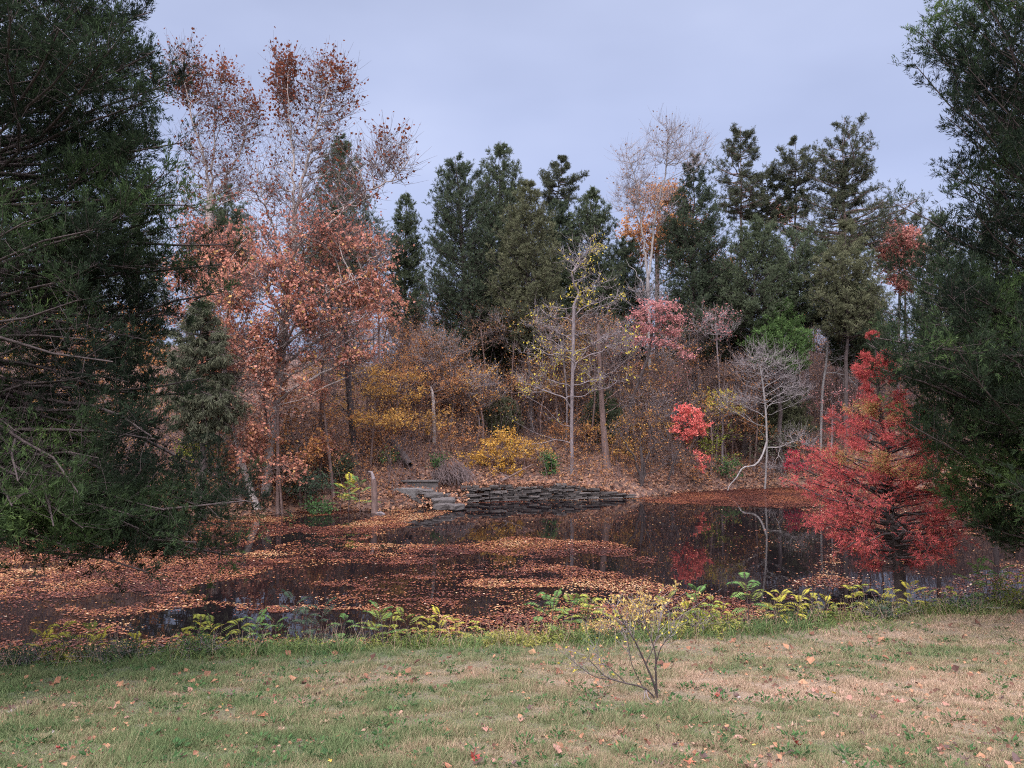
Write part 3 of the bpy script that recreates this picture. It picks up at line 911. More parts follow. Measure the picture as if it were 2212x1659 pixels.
broadleaf('sycamore_tree', 'sycamore with a white upper trunk behind the great dark cedar', stem_px(D, (480, 1080), (462, 850), (446, 650), (450, 520), (456, 420)),
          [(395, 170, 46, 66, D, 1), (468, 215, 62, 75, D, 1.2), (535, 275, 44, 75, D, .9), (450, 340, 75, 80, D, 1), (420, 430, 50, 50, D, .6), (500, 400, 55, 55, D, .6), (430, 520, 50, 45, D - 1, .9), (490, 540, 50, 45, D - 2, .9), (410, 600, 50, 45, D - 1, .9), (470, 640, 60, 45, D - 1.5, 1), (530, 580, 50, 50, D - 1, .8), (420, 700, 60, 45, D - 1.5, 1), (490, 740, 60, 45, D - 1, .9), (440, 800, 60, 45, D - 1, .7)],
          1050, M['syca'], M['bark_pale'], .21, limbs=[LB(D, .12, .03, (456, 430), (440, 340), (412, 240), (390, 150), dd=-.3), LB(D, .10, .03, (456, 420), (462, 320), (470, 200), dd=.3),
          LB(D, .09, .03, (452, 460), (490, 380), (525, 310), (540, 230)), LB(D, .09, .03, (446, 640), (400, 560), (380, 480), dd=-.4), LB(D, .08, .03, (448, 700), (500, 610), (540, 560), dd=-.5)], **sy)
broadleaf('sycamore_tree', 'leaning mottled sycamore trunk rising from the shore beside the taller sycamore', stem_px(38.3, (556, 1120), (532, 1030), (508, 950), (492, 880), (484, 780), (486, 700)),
          [(480, 640, 60, 90, 38, 1), (520, 980, 45, 60, 37.6, .35), (540, 760, 70, 60, 38, .6)], 90, M['salmon'], M['bark_pale'], .17, twigs=4, twig_l=.7, leaves=5, leaf_s=.16, cat='sycamore', start=.45)

# understory: (x, y, rx, ry, d, trunk foot column, material, targets, leaves per twig, leaf size, bark, name, label, category)
US = [
    (560, 800, 105, 60, 41, 585, 'salmon', 130, 6, .13, 'brown', 'maple_sapling', 'salmon-leaved sapling beneath the big forked sycamore', 'sapling'),
    (700, 720, 120, 55, 42.5, 690, 'salmon', 130, 6, .13, 'brown', 'maple_sapling', 'orange-pink sapling spreading between the forked sycamore and the black dead trunk', 'sapling'),
    (620, 880, 95, 60, 41.5, 640, 'amber', 130, 6, .12, 'brown', 'maple_sapling', 'amber-leaved sapling low behind the leaning sycamore', 'sapling'),
    (690, 850, 90, 40, 41, 720, 'salmon', 50, 8, .11, 'brown', 'maple_sapling', 'thin salmon boughs reaching towards the black dead trunk', 'sapling'),
    (790, 850, 85, 65, 46, 800, 'gold', 150, 9, .11, 'brown', 'beech_sapling', 'golden beech sapling just behind the black dead trunk', 'sapling'),
    (870, 760, 90, 75, 50, 880, 'amber', 90, 6, .10, 'brown', 'beech_sapling', 'brownish-gold beech below the narrow spire cedar', 'sapling'),
    (940, 690, 70, 60, 54, 930, 'brown', 70, 5, .11, 'brown', 'brush_tree', 'thin brown-leaved tree on the crest beside the broad dark cedar', 'sapling'),
    (920, 810, 90, 60, 48, 905, 'amber', 90, 6, .10, 'brown', 'beech_sapling', 'amber beech sapling behind the pale snag', 'sapling'),
    (930, 905, 75, 32, 46, 900, 'gold', 60, 8, .10, 'brown', 'beech_sapling', 'low golden beech sapling above the fallen dark log', 'sapling'),
    (1020, 860, 80, 60, 49, 1000, 'amber', 70, 5, .10, 'brown', 'beech_sapling', 'sparse amber sapling by the foot of the black cedar trunk', 'sapling'),
    (1075, 720, 38, 75, 60, 1075, 'gold', 60, 8, .12, 'brown', 'maple_tree', 'orange-gold tree glimpsed behind the lower boughs of the central cedars', 'tree'),
    (1170, 830, 70, 70, 52, 1160, 'amber', 70, 5, .10, 'brown', 'beech_sapling', 'faded amber sapling behind the half-bare grey tree', 'sapling'),
    (1390, 925, 85, 42, 49, 1370, 'gold', 60, 6, .10, 'brown', 'beech_sapling', 'golden sapling behind the dark twin-stemmed shrub', 'sapling'),
    (1285, 985, 75, 36, 48.5, 1270, 'gold', 40, 6, .10, 'brown', 'beech_sapling', 'low golden sapling between the grey trunk and the brown trunk', 'sapling'),
    (1440, 850, 70, 60, 52, 1430, 'brown', 70, 4, .10, 'brown', 'brush_tree', 'brown half-bare sapling under the pink dogwood', 'sapling'),
    (1562, 870, 48, 34, 51, 1560, 'yellow', 50, 7, .10, 'grey', 'yellow_sapling', 'pale yellow sapling between the red dogwood and the white arching tree', 'sapling'),
    (1550, 950, 55, 50, 50.5, 1545, 'lime', 50, 7, .10, 'brown', 'yellow_sapling', 'yellow-green bush below the red dogwood', 'bush'),
    (445, 870, 55, 60, 40, 450, 'salmon', 55, 8, .13, 'brown', 'maple_sapling', 'orange sapling under the drooping grey-green cedar', 'sapling'),
    (430, 980, 55, 38, 37.5, 430, 'lime', 55, 9, .11, 'brown', 'yellow_sapling', 'olive-yellow bush beside the great dark cedar, near the leaning sycamore', 'bush'),
    (395, 930, 40, 60, 40, 395, 'amber', 50, 8, .13, 'brown', 'maple_sapling', 'amber sapling pressed against the edge of the great dark cedar', 'sapling'),
    (250, 870, 130, 120, 42, 250, 'amber', 110, 8, .13, 'brown', 'maple_tree', 'amber tree seen through the bare boughs of the great dark cedar', 'tree'),
    (90, 880, 120, 120, 41, 90, 'gold', 110, 8, .13, 'brown', 'maple_tree', 'golden tree seen through the outermost boughs of the great dark cedar', 'tree'),
    (1945, 560, 48, 85, 60, 1940, 'redbrown', 260, 13, .16, 'grey', 'oak_tree', 'russet oak on the crest beside the great dark cedar over the cypress', 'tree'),
    (1685, 455, 30, 35, 66, 1685, 'salmon', 40, 8, .16, 'brown', 'maple_tree', 'orange crown glimpsed behind the tall pines', 'tree'),
    (1880, 760, 35, 40, 55, 1880, 'pink', 30, 6, .12, 'grey', 'dogwood_tree', 'small pinkish tree behind the red cypress top', 'tree'),
    (1720, 1000, 32, 26, 48.8, 1722, 'crimson', 30, 8, .10, 'dark', 'red_bush', 'small crimson bush between the white arching tree and the red cypress', 'bush'),
    (1800, 870, 60, 50, 52, 1795, 'pink', 40, 4, .10, 'grey', 'red_bush', 'sparse pinkish sapling at the foot of the slender pale tree', 'sapling'),
    (1450, 960, 60, 60, 49, 1455, 'brown', 50, 3, .09, 'grey', 'brush_tree', 'tangled grey-brown bush behind the red dogwood', 'bush'),
    (1500, 800, 60, 50, 54, 1500, 'brown', 50, 3, .10, 'grey', 'brush_tree', 'grey-brown thicket sapling below the low dark cedar', 'sapling'),
    (600, 850, 95, 70, 38.6, 600, 'salmon', 120, 6, .13, 'brown', 'maple_sapling', 'salmon sapling in front of the forked sycamore trunk', 'sapling'),
    (545, 930, 70, 50, 38.4, 540, 'salmon', 70, 7, .14, 'brown', 'maple_sapling', 'low salmon sapling at the shore in front of the leaning sycamore', 'sapling'),
    (640, 960, 75, 40, 39.6, 650, 'amber', 70, 7, .13, 'brown', 'maple_sapling', 'low amber sapling at the shore just beside the forked sycamore foot', 'sapling'),
    (480, 760, 75, 70, 40, 470, 'salmon', 110, 7, .14, 'brown', 'maple_sapling', 'salmon sapling between the drooping grey-green cedar and the forked sycamore', 'sapling'),
    (820, 660, 60, 60, 47, 815, 'salmon', 90, 8, .14, 'brown', 'maple_sapling', 'thin salmon sapling below the narrow spire cedar', 'sapling'),
    (650, 960, 90, 40, 42, 660, 'amber', 90, 9, .12, 'brown', 'maple_sapling', 'low amber sapling on the slope above the grey-green shore shrub', 'sapling'),
    (800, 940, 70, 40, 45, 800, 'amber', 80, 7, .11, 'brown', 'beech_sapling', 'low amber sapling beside the fallen dark log', 'sapling'),
    (600, 1010, 70, 34, 38.5, 610, 'salmon', 60, 6, .13, 'brown', 'maple_sapling', 'lowest salmon sapling, between the feet of the two front sycamores', 'sapling'),
    (500, 900, 60, 40, 38.2, 520, 'salmon', 60, 6, .13, 'brown', 'maple_sapling', 'salmon sapling overlapping the leaning sycamore trunk halfway up', 'sapling'),
    (710, 900, 85, 26, 42.5, 700, 'amber', 80, 7, .12, 'brown', 'maple_sapling', 'flat orange boughs crossing the lower black dead trunk', 'sapling'),
    (810, 905, 75, 24, 43.2, 800, 'gold', 70, 7, .11, 'brown', 'beech_sapling', 'flat golden boughs just beyond the black dead trunk', 'sapling'),
    (700, 960, 80, 30, 42, 690, 'salmon', 70, 6, .12, 'brown', 'maple_sapling', 'low rusty sapling above the shore shrubs by the black dead trunk', 'sapling'),
    (860, 840, 70, 40, 46, 855, 'gold', 80, 6, .11, 'brown', 'beech_sapling', 'golden sapling between the black dead trunk and the pale snag', 'sapling'),
    (1000, 930, 60, 40, 46.5, 1000, 'amber', 60, 6, .10, 'brown', 'beech_sapling', 'amber sapling close behind the brown vine heap', 'sapling'),
    (1165, 985, 50, 30, 46.8, 1160, 'gold', 50, 6, .10, 'brown', 'beech_sapling', 'low gold sapling between the golden bush and the slender grey tree', 'sapling'),
    (1240, 930, 60, 36, 49, 1240, 'amber', 60, 6, .10, 'brown', 'beech_sapling', 'amber sapling right behind the slender grey trunk', 'sapling'),
    (1340, 985, 50, 30, 48, 1345, 'gold', 50, 6, .10, 'brown', 'beech_sapling', 'low gold sapling between the ridged trunk and the twin-stemmed shrub', 'sapling'),
    (1400, 885, 60, 36, 50.5, 1400, 'gold', 60, 5, .10, 'brown', 'beech_sapling', 'gold sapling beneath the pink dogwood', 'sapling'),
    (1500, 1010, 60, 26, 48.6, 1500, 'amber', 50, 5, .10, 'brown', 'beech_sapling', 'low amber sapling at the water under the red dogwood', 'sapling'),
    (1620, 920, 60, 40, 52, 1620, 'amber', 60, 5, .10, 'brown', 'beech_sapling', 'amber sapling behind the white bough arching to the water', 'sapling'),
    (1735, 960, 40, 34, 52, 1735, 'amber', 50, 6, .10, 'brown', 'beech_sapling', 'orange sapling behind the small crimson bush', 'sapling'),
    (660, 1045, 50, 36, 39.6, 660, 'bluegreen', 70, 9, .09, 'brown', 'evergreen_shrub', 'grey-green shrub on the shore beside the taller sycamore', 'shrub'),
    (612, 1010, 40, 60, 40.6, 612, 'cedar_grey', 50, 8, .09, 'brown', 'evergreen_shrub', 'dark shrub squeezed behind the two sycamore trunks', 'shrub'),
    (742, 1008, 26, 26, 42, 742, 'cedar', 50, 9, .09, 'brown', 'evergreen_shrub', 'dark green shrub at the foot of the black dead trunk', 'shrub'),
    (1187, 1012, 18, 24, 45.7, 1187, 'green', 34, 9, .10, 'brown', 'evergreen_shrub', 'single green shrub on top of the stone wall', 'shrub'),
    (950, 1000, 26, 14, 45, 955, 'green', 20, 6, .10, 'brown', 'evergreen_shrub', 'low green sprig above the brown vine heap', 'shrub'),
    (840, 995, 26, 16, 43.5, 842, 'green', 20, 6, .10, 'brown', 'evergreen_shrub', 'low green sprig below the fallen dark log', 'shrub'),
    (1570, 1020, 34, 26, 49.8, 1568, 'green', 30, 6, .10, 'brown', 'evergreen_shrub', 'green shrub at the water beneath the red dogwood', 'shrub'),
    (690, 1098, 34, 14, 38.9, 690, 'green', 30, 8, .10, 'brown', 'evergreen_shrub', 'low bright green shrub overhanging the leafy water by the sycamores', 'shrub'),
    (1665, 960, 60, 40, 51.5, 1700, 'cedar_grey', 50, 6, .10, 'brown', 'evergreen_shrub', 'dull green shrub behind the white arching tree', 'shrub'),
]
LAY = lambda c: opening(c) * (.16 + .84 * sstep(.38, .58, fbm(c[:, 0] * .8, c[:, 2] * 2.0 + c[:, 1] * .3, 43, 3)))
for (x, y, rx, ry, d, xf, mt, n, lv, ls, bk, nm, lab, cat) in US:
    xf_ = (xf - CX) / F * d
    z0 = float(gz(xf_, d))
    zc = CH - (y - HY) / F * d
    ctr_y = y
    if zc - ry / F * d < z0 - .1:      # crown rests just on the ground
        zc = z0 - .1 + ry / F * d
        ctr_y = HY - (zc - CH) * F / d
    h = zc - z0
    broadleaf(nm, lab, [A(xf_, d, z0 - .15), A(xf_ + (x - xf) / F * d * .3, d, z0 + h * .4), A(xf_ + (x - xf) / F * d * .7, d, z0 + h * .85)],
              [(x, ctr_y, rx, ry, d, 1, min(2.6, rx / F * d))], n, M[mt], M['bark_' + bk], min(.1, .02 + h * .016), r_tip=.007, twigs=4, twig_l=.5, leaves=lv, leaf_s=ls,
              cat=cat, start=.12, twig_up=.05, up=.05, dens=(None if cat == 'shrub' or mt == 'yellowgold' else LAY), group='saplings and bushes under the hillside trees' if cat in ('sapling', 'bush', 'shrub') else None, hang=.1)

# thin bare saplings crowding the crest
CR = [(700, 690), (770, 710), (840, 690), (900, 720), (1010, 740), (1090, 760), (1150, 730), (1210, 740), (1265, 720), (1320, 740), (1365, 720), (1420, 730), (1480, 740), (1540, 730), (1590, 750), (1640, 760), (1700, 740), (1750, 720), (1800, 740), (1850, 720), (1900, 700),
      (870, 780), (985, 800), (1130, 820), (1260, 830), (1400, 820), (1480, 860), (1560, 800), (1620, 830), (1540, 900), (1600, 940)]
cr = RNG()
for i, (x, y) in enumerate(CR):
    d = cr.uniform(58, 66) if y < 775 else cr.uniform(50, 54)
    xb_ = x + cr.uniform(-12, 12)
    X = (xb_ - CX) / F * d
    z0 = float(gz(X, d))
    zt = CH - (y - HY) / F * d
    near_of = ['behind the sycamores', 'under the central cedars', 'near the half-bare grey tree', 'under the open dark cedar', 'under the tall pines'][int(np.clip((x - 500) / 280, 0, 4))]
    if zt < z0 + 1:
        zt = z0 + 1.2
    yc = HY - (zt - CH) * F / d
    broadleaf('thicket_tree', f'thin bare grey-brown thicket tree crowding the hillside {near_of}', [A(X, d, z0 - .1), A(X + cr.normal() * .15, d, (z0 + zt) / 2), A(X + cr.normal() * .3, d, zt)],
              [(x, yc, 55, 55, d, 1)], 60, M['amber' if i % 3 else 'brown'], M['bark_brown'], .06, r_tip=.008, twigs=6, twig_l=.8, leaves=2.2 if x < 1250 else 1.0, leaf_s=.12, cat='tree',
              group=f'thicket trees {near_of}', twig_bark=M['twig'], start=.25, twig_up=.5, twig_r=.008)

# slender mid-height saplings all over the slope, in front of the evergreens
for i in range(64):
    x = 690 + (i * 1030 / 64) + cr.uniform(-14, 14)
    d = cr.uniform(47.5, 55)
    X = (x - CX) / F * d
    s_ = d - float(far_edge(X))
    if s_ < 2.5:
        d += 3
        X = (x - CX) / F * d
    z0 = float(gz(X, d))
    y = cr.uniform(700, 890)
    zt = CH - (y - HY) / F * d
    zt = max(zt, z0 + 1.5)
    yc = HY - (zt - CH) * F / d
    mt = ['amber', 'gold', 'brown', 'amber', 'brown', 'pink' if x > 1300 else 'gold', 'amber'][i % 7]
    word = {'amber': 'amber', 'gold': 'golden', 'brown': 'dull brown', 'pink': 'pinkish'}[mt]
    where = 'by the black dead trunk' if x < 960 else 'by the slender grey tree' if x < 1240 else 'below the pink dogwood' if x < 1440 else 'by the arching white tree'
    broadleaf('slope_sapling', f'thin sapling with a few {word} leaves {where}', [A(X, d, z0 - .1), A(X + cr.normal() * .2, d, z0 * .5 + zt * .5), A(X + cr.normal() * .35, d, zt)],
              [(x, yc, 62, 48, d, 1)], 70, M[mt], M['bark_brown' if i % 3 else 'bark_grey'], .05, r_tip=.007, twigs=6, twig_l=.75, leaves=cr.uniform(.8, 3.2) * (.7 if x > 1300 else 1), leaf_s=.11, cat='sapling',
              group=f'{word} saplings {where}', twig_bark=M['twig' if i % 2 else 'twig_grey'], start=.2, twig_up=.4, twig_r=.0075, dens=LAY, hang=.1)

D = 45.7
broadleaf('spicebush', 'brilliant golden-yellow bush above the dark end of the stone wall', stem_px(D, (1075, 1040), (1078, 1000), (1086, 950)),
          [(1090, 935, 34, 7, D, .5, 1), (1110, 950, 30, 6, D, .5, 1), (1075, 958, 40, 8, D, .8, 1.2), (1120, 968, 30, 7, D, .6, 1), (1060, 980, 40, 7, D, .8, 1.1), (1105, 985, 36, 7, D, .7, 1.1), (1040, 1000, 36, 7, D, .7, 1), (1085, 1003, 40, 8, D, .8, 1.2), (1065, 1020, 30, 6, D - .4, .5, 1), (1105, 1018, 26, 6, D - .4, .4, 1), (1012, 985, 22, 6, D, .3, .8)],
          150, M['yellowgold'], M['bark_brown'], .05, r_tip=.006, twigs=4, twig_l=.4, leaves=7, leaf_s=.10, cat='bush', start=.1, twig_up=.0, up=.02, hang=.1)

# dogwoods, yellow tree, half-bare and bare trees
D = 49
broadleaf('dogwood_tree', 'layered pink dogwood below the bare pale tree', stem_px(D, (1352, 960), (1362, 880), (1385, 810), (1400, 770), (1408, 720)),
          [(1395, 657, 36, 7, D, .7, 1.2), (1440, 662, 30, 7, D, .6, 1.2), (1385, 680, 28, 8, D, .6, 1.2), (1430, 688, 44, 8, D, 1, 1.4), (1465, 690, 22, 7, D, .5, 1), (1400, 708, 34, 8, D, .7, 1.3), (1452, 718, 30, 7, D, .7, 1.2), (1410, 738, 44, 8, D, .8, 1.4), (1450, 746, 26, 7, D, .5, 1.2), (1480, 768, 28, 6, D, .5, 1), (1400, 785, 40, 14, D, .35, 1.2)], 170, M['pink'], M['bark_dark'], .09,
          r_tip=.008, twigs=4, twig_l=.42, leaves=5, leaf_s=.12, cat='dogwood', twig_up=-.05, hang=.05, dens=lambda c: .25 + .75 * sstep(790, 740, HY - (c[:, 2] - CH) * F / c[:, 1]), up=.04)
D = 47.6
broadleaf('dogwood_tree', 'vivid red dogwood bough leaning over the pond', stem_px(D, (1440, 1060), (1452, 1010), (1470, 960), (1482, 935)),
          [(1478, 885, 24, 6, D, .6, .9), (1500, 897, 20, 6, D, .5, .9), (1470, 905, 22, 7, D, .6, 1), (1505, 915, 30, 8, D, 1, 1.1), (1465, 925, 18, 6, D, .4, .8), (1495, 935, 26, 7, D, .6, 1), (1478, 948, 14, 6, D, .3, .8), (1500, 972, 14, 5, D, .25, .7), (1512, 990, 18, 7, D, .4, .8), (1518, 1008, 12, 6, D, .2, .6)], 110, M['red'], M['bark_dark'], .06,
          r_tip=.007, twigs=4, twig_l=.36, leaves=6, leaf_s=.12, cat='dogwood', twig_up=-.05, hang=.05, up=.0, start=.5)
D = 63
broadleaf('yellow_tree', 'yellow-orange leafy tree behind the bare pale tree', stem_px(D, (1420, 780), (1420, 620), (1420, 540)),
          [(1420, 470, 74, 75, D, 1.6), (1470, 520, 60, 60, D, .8), (1380, 520, 40, 50, D, .6), (1540, 600, 80, 50, D + 1, .8), (1400, 420, 40, 30, D, .4), (1455, 430, 35, 35, D, .4)], 380, M['amber'], dens=LAY, bark=M['bark_brown'], trunk_r=.18, r_tip=.012, twigs=5, twig_l=.9, leaves=9, leaf_s=.17, cat='tree')
D = 53.5
broadleaf('bare_tree', 'pale bare tree with forked trunk and a haze of fine twigs', stem_px(D, (1405, 800), (1402, 700), (1400, 640), (1399, 600)),
          [(1365, 370, 40, 60, D, 1), (1440, 310, 50, 55, D, 1.2), (1490, 330, 45, 60, D, .9), (1410, 430, 60, 60, D, 1), (1350, 440, 40, 40, D, .6), (1400, 640, 55, 25, D, .5)], 340, M['brown'], M['bark_white'], .12, limbs=[LB(D, .13, .03, (1399, 605), (1392, 540), (1384, 480), (1376, 410), (1352, 330)), LB(D, .13, .03, (1400, 600), (1408, 530), (1416, 460), (1436, 380), (1444, 300), (1480, 262), dd=.2), LB(D, .07, .02, (1398, 640), (1380, 600), (1352, 560))],
          r_tip=.009, twigs=6, twig_l=1.0, leaves=.15, leaf_s=.14, cat='bare tree', twig_bark=M['twig_grey'], twig_up=.5, up=.15, twig_r=.009, tspread=.7)
D = 46
broadleaf('half_bare_tree', 'slender grey tree above the stone wall, a few yellow leaves left', stem_px(D, (1236, 1020), (1235, 900), (1238, 760), (1240, 660)),
          [(1265, 560, 60, 60, D, 1), (1170, 690, 55, 50, D, .9), (1290, 640, 70, 50, D, .9), (1190, 760, 75, 40, D, 1), (1310, 740, 80, 40, D, 1), (1160, 830, 60, 30, D, .6), (1300, 820, 60, 30, D, .6), (1150, 900, 60, 12, D, .2), (1120, 970, 50, 14, D - .6, .15)],
          260, M['yellow'], M['bark_grey'], .10, r_tip=.011, twigs=5, twig_l=.8, leaves=1.6, leaf_s=.16, cat='half-bare tree', twig_bark=M['twig_grey'], twig_up=.35, start=.22, hang=.7, leaf_w=.45, twig_r=.007,
          dens=lambda c: .15 + .85 * sstep(.45, .62, fbm(c[:, 0] * .55, c[:, 2] * .55, 8, 2)))
D = 49.6
broadleaf('arching_tree', 'bare white-barked tree with a long bough arching down to the water', stem_px(D, (1652, 1047), (1656, 980), (1655, 905), (1650, 850), (1642, 790)),
          [(1640, 790, 60, 50, D, 1.4), (1590, 870, 55, 26, D, .9), (1705, 840, 55, 45, D, 1), (1720, 950, 45, 26, D, .5), (1690, 1010, 45, 18, D, .3), (1700, 780, 50, 40, D, .5)], 300, M['brown'], M['bark_white'], .06,
          r_tip=.007, twigs=7, twig_l=.8, leaves=0, cat='bare tree', twig_bark=M['twig_grey'], twig_up=.3, start=.3, twig_r=.006, tspread=.8)
sp = smooth_path([P(1656, 955, D), P(1646, 985, D - .2), P(1630, 1005, D - .4), P(1605, 1010, D - .6), P(1592, 1030, D - .8), P(1575, 1050, D - .9), P(1572, 1062, D - 1)], 16)
arch = [o_ for o_ in COL.objects if o_.name.startswith('arching_tree')][0]
add('bough', [tubes(sp[None], np.linspace(.07, .025, 16)[None], 7) + (None, 0, True)], M['bark_white'], arch)
D = 53
broadleaf('bare_tree', 'slender pale sapling with bare upright twigs beside the red cypress', stem_px(D, (1772, 910), (1776, 850), (1784, 790), (1788, 740)),
          [(1785, 690, 35, 35, D, 1), (1745, 720, 30, 30, D, .6), (1830, 780, 45, 40, D, .8), (1840, 830, 30, 20, D, .3)], 70, M['brown'], M['bark_white'], .085,
          r_tip=.011, twigs=5, twig_l=.6, leaves=0, cat='bare tree', twig_bark=M['twig_grey'], twig_up=.4, start=.5, twig_r=.0085)
D = 43.6
broadleaf('dead_tree', 'black dead trunk with many short bare side branches', stem_px(D, (768, 1000), (760, 920), (752, 820), (748, 730), (744, 690)),
          [(700, 760, 60, 50, D, 1), (790, 740, 50, 50, D, .8), (720, 700, 60, 30, D, .6), (720, 850, 50, 40, D, .6), (790, 830, 40, 40, D, .5)], 90, M['brown'], M['bark_dark'], .19,
          r_tip=.014, twigs=5, twig_l=.7, leaves=0, cat='dead tree', twig_bark=M['bark_dark'], twig_up=-.1, start=.3, up=-.05, twig_r=.009)
D = 47
broadleaf('ridged_tree', 'reddish brown ridged trunk above the stone wall beside the slender grey tree', stem_px(D, (1312, 1008), (1304, 930), (1298, 840), (1292, 700)),
          [(1290, 760, 70, 60, D, 1), (1330, 840, 60, 40, D, .7), (1260, 700, 40, 60, D, .5)], 80, M['brown'], M['bark_brown'], .22, r_tip=.012, twigs=4, twig_l=.7, leaves=.6, leaf_s=.1, cat='tree', start=.4)
D = 46.5
broadleaf('twin_shrub', 'dark twin-stemmed shrub leaning at the pond edge', stem_px(D, (1384, 1056), (1388, 1010), (1384, 965)),
          [(1350, 930, 45, 35, D, 1), (1430, 955, 45, 28, D, 1), (1390, 900, 50, 40, D, 1), (1470, 990, 40, 20, D, .5)], 120, M['amber'], M['bark_dark'], .1, limbs=[LB(D, .12, .03, (1386, 1048), (1376, 1005), (1352, 960), (1330, 925), dd=-.2), LB(D, .11, .03, (1388, 1045), (1396, 990), (1425, 955), (1460, 945), dd=-.25)], r_tip=.01, twigs=5, twig_l=.6, leaves=.5, leaf_s=.1,
          cat='shrub', twig_bark=M['twig'], start=.3)
for (x, y, x2, y2, d, rad, bk, lab) in [
        (938, 890, 930, 835, 47, .11, 'pale', 'short pale dead snag on the slope under the broad cedar'),
        (706, 1000, 692, 880, 43, .10, 'brown', 'straight brown young trunk beside the black dead trunk'),
        (1150, 960, 1142, 760, 50, .15, 'dark', 'dark straight trunk between the golden bush and the slender grey tree'),
        (1042, 960, 1034, 790, 50, .15, 'dark', 'dark trunk rising just behind the golden bush'),
        (1178, 945, 1176, 800, 52, .14, 'brown', 'thin brown trunk close behind the slender grey tree'),
        (1452, 1030, 1450, 960, 50, .10, 'brown', 'thin brown trunk behind the red dogwood'),
        (860, 940, 856, 800, 48, .06, 'brown', 'slim brown sapling stem behind the black dead trunk'),
        (812, 980, 806, 700, 49, .08, 'grey', 'slim grey trunk between the black dead trunk and the pale snag'),
        (1608, 830, 1604, 640, 57, .17, 'dark', 'dark trunk under the flat-topped cedar'),
        (1585, 820, 1588, 660, 60, .11, 'dark', 'thin dark trunk against the bright gap under the flat-topped cedar'),
        (1745, 820, 1740, 660, 60, .12, 'grey', 'grey trunk above the white arching tree')]:
    b0 = stem_px(d, (x, y), (x2 * .5 + x * .5 + 1.5, (y + y2) / 2), (x2, y2))
    top = CH - (y2 - HY) / F * d
    rg = RNG()
    tp = smooth_path(b0, 10)
    root = thing('tree_trunk', lab, 'trunk', b0[0], 'bare trunks on the hillside')
    add('trunk', [tubes(tp[None], np.linspace(rad * 1.15, rad * .6, 10)[None], 8) + (None, 0, True)], M['bark_' + bk], root)
    k = 26
    ii = rg.integers(4, 10, k)
    dd_ = unit(rdir(rg, k) * A(1, 1, .3) + A(0, 0, .25))
    ln = (.4 + 1.2 * rg.random(k))[:, None]
    pl = np.stack([tp[ii], tp[ii] + dd_ * ln * .5, tp[ii] + dd_ * ln + A(0, 0, .1)], 1)
    add('branches', [tubes(pl, np.broadcast_to(A(.016, .01, .005), (k, 3)), 3) + (None, 0, True)], M['twig'], root)

# stump, fallen log, fallen branch, vine heap
b0 = stem_px(38.9, (809, 1112), (809, 1075), (807, 1035))
root = thing('broken_stump', 'upright broken pale stump at the water edge with a splintered top', 'stump', b0[0])
tp = smooth_path(b0, 9)
add('trunk', [tubes(tp[None], A(.24, .18, .16, .15, .155, .15, .14, .145, .13)[None], 10) + (None, 0, True)], M['bark_brown'], root)
sp = np.stack([tp[-1], tp[-1] + A(-.1, 0, .35), P(795, 1018, 38.9)])
add('splinter', [tubes(sp[None], A(.11, .06, .015)[None], 6) + (None, 0, True)], M['bark_grey'], root)
sp = smooth_path([b0[0] + A(.1, -.1, .35), P(824, 1108, 38.6), P(838, 1118, 38.3)], 6)
add('root', [tubes(sp[None], np.linspace(.1, .04, 6)[None], 6) + (None, 0, True)], M['bark_grey'], root)


def flat_on(x, d, dz=0.0):
    X = (x - CX) / F * d
    return A(X, d, float(gz(X, d)) + dz)


lp = smooth_path([flat_on(822, 46.5, .5), flat_on(850, 45.2, .55), flat_on(885, 43.6, .35)], 8)
add('fallen_log', [tubes(lp[None], np.linspace(.26, .2, 8)[None], 9) + (None, 0, True)], M['bark_dark'], label='dark fallen log lying down the slope above the concrete ledge', category='log')
r_ = RNG()
bp_ = smooth_path([P(985, 1081, 43.0), P(1040, 1062, 43.6), P(1100, 1030, 44.3), P(1150, 1003, 45.2)], 10)
root = thing('fallen_branch', 'long bare fallen branch slanting down across the stone wall to the water', 'branch', bp_[0])
add('stem', [tubes(bp_[None], np.linspace(.035, .08, 10)[::-1][None] * .8, 6) + (None, 0, True)], M['bark_brown'], root)
k = 18
ii = r_.integers(0, 7, k)
dd_ = unit(rdir(r_, k) * .6 + unit(bp_[0] - bp_[-1]) * .9 + A(0, 0, .15))
pl = np.stack([bp_[ii], bp_[ii] + dd_ * .5, bp_[ii] + dd_ * (.7 + .5 * r_.random((k, 1)))], 1)
pl[:, :, 2] = np.maximum(pl[:, :, 2], .03)
add('twigs', [tubes(pl, np.broadcast_to(A(.014, .01, .005), (k, 3)), 3) + (None, 0, True)], M['twig_grey'], root)
c0 = flat_on(978, 43.9)
k = 260
az = r_.random(k) * 6.28
rd0 = r_.random(k) ** .5
p0 = c0 + np.stack([np.cos(az) * rd0 * .9 - .25, np.sin(az) * rd0 * .5 + .4, 1.25 * (1 - rd0 ** 2) * (.5 + .5 * r_.random(k)) + .35], -1)
p2 = c0 + np.stack([np.cos(az) * (rd0 * .5 + .5) + .15 + .3 * r_.normal(size=k), np.sin(az) * .3 - .35 + .2 * r_.normal(size=k), .0 + .5 * r_.random(k) ** 2], -1)
p1 = (p0 + p2) / 2 + np.stack([np.cos(az) * .2, np.sin(az) * .2 - .15, .25 + 0 * az], -1)
add('vine_heap', [tubes(np.stack([p0, p1, p2], 1), np.full((k, 3), .011), 3) + (None, 0, True)], M['twig'], origin=c0, label='heap of hanging grey-brown vine stems beside the stone steps', category='vines')

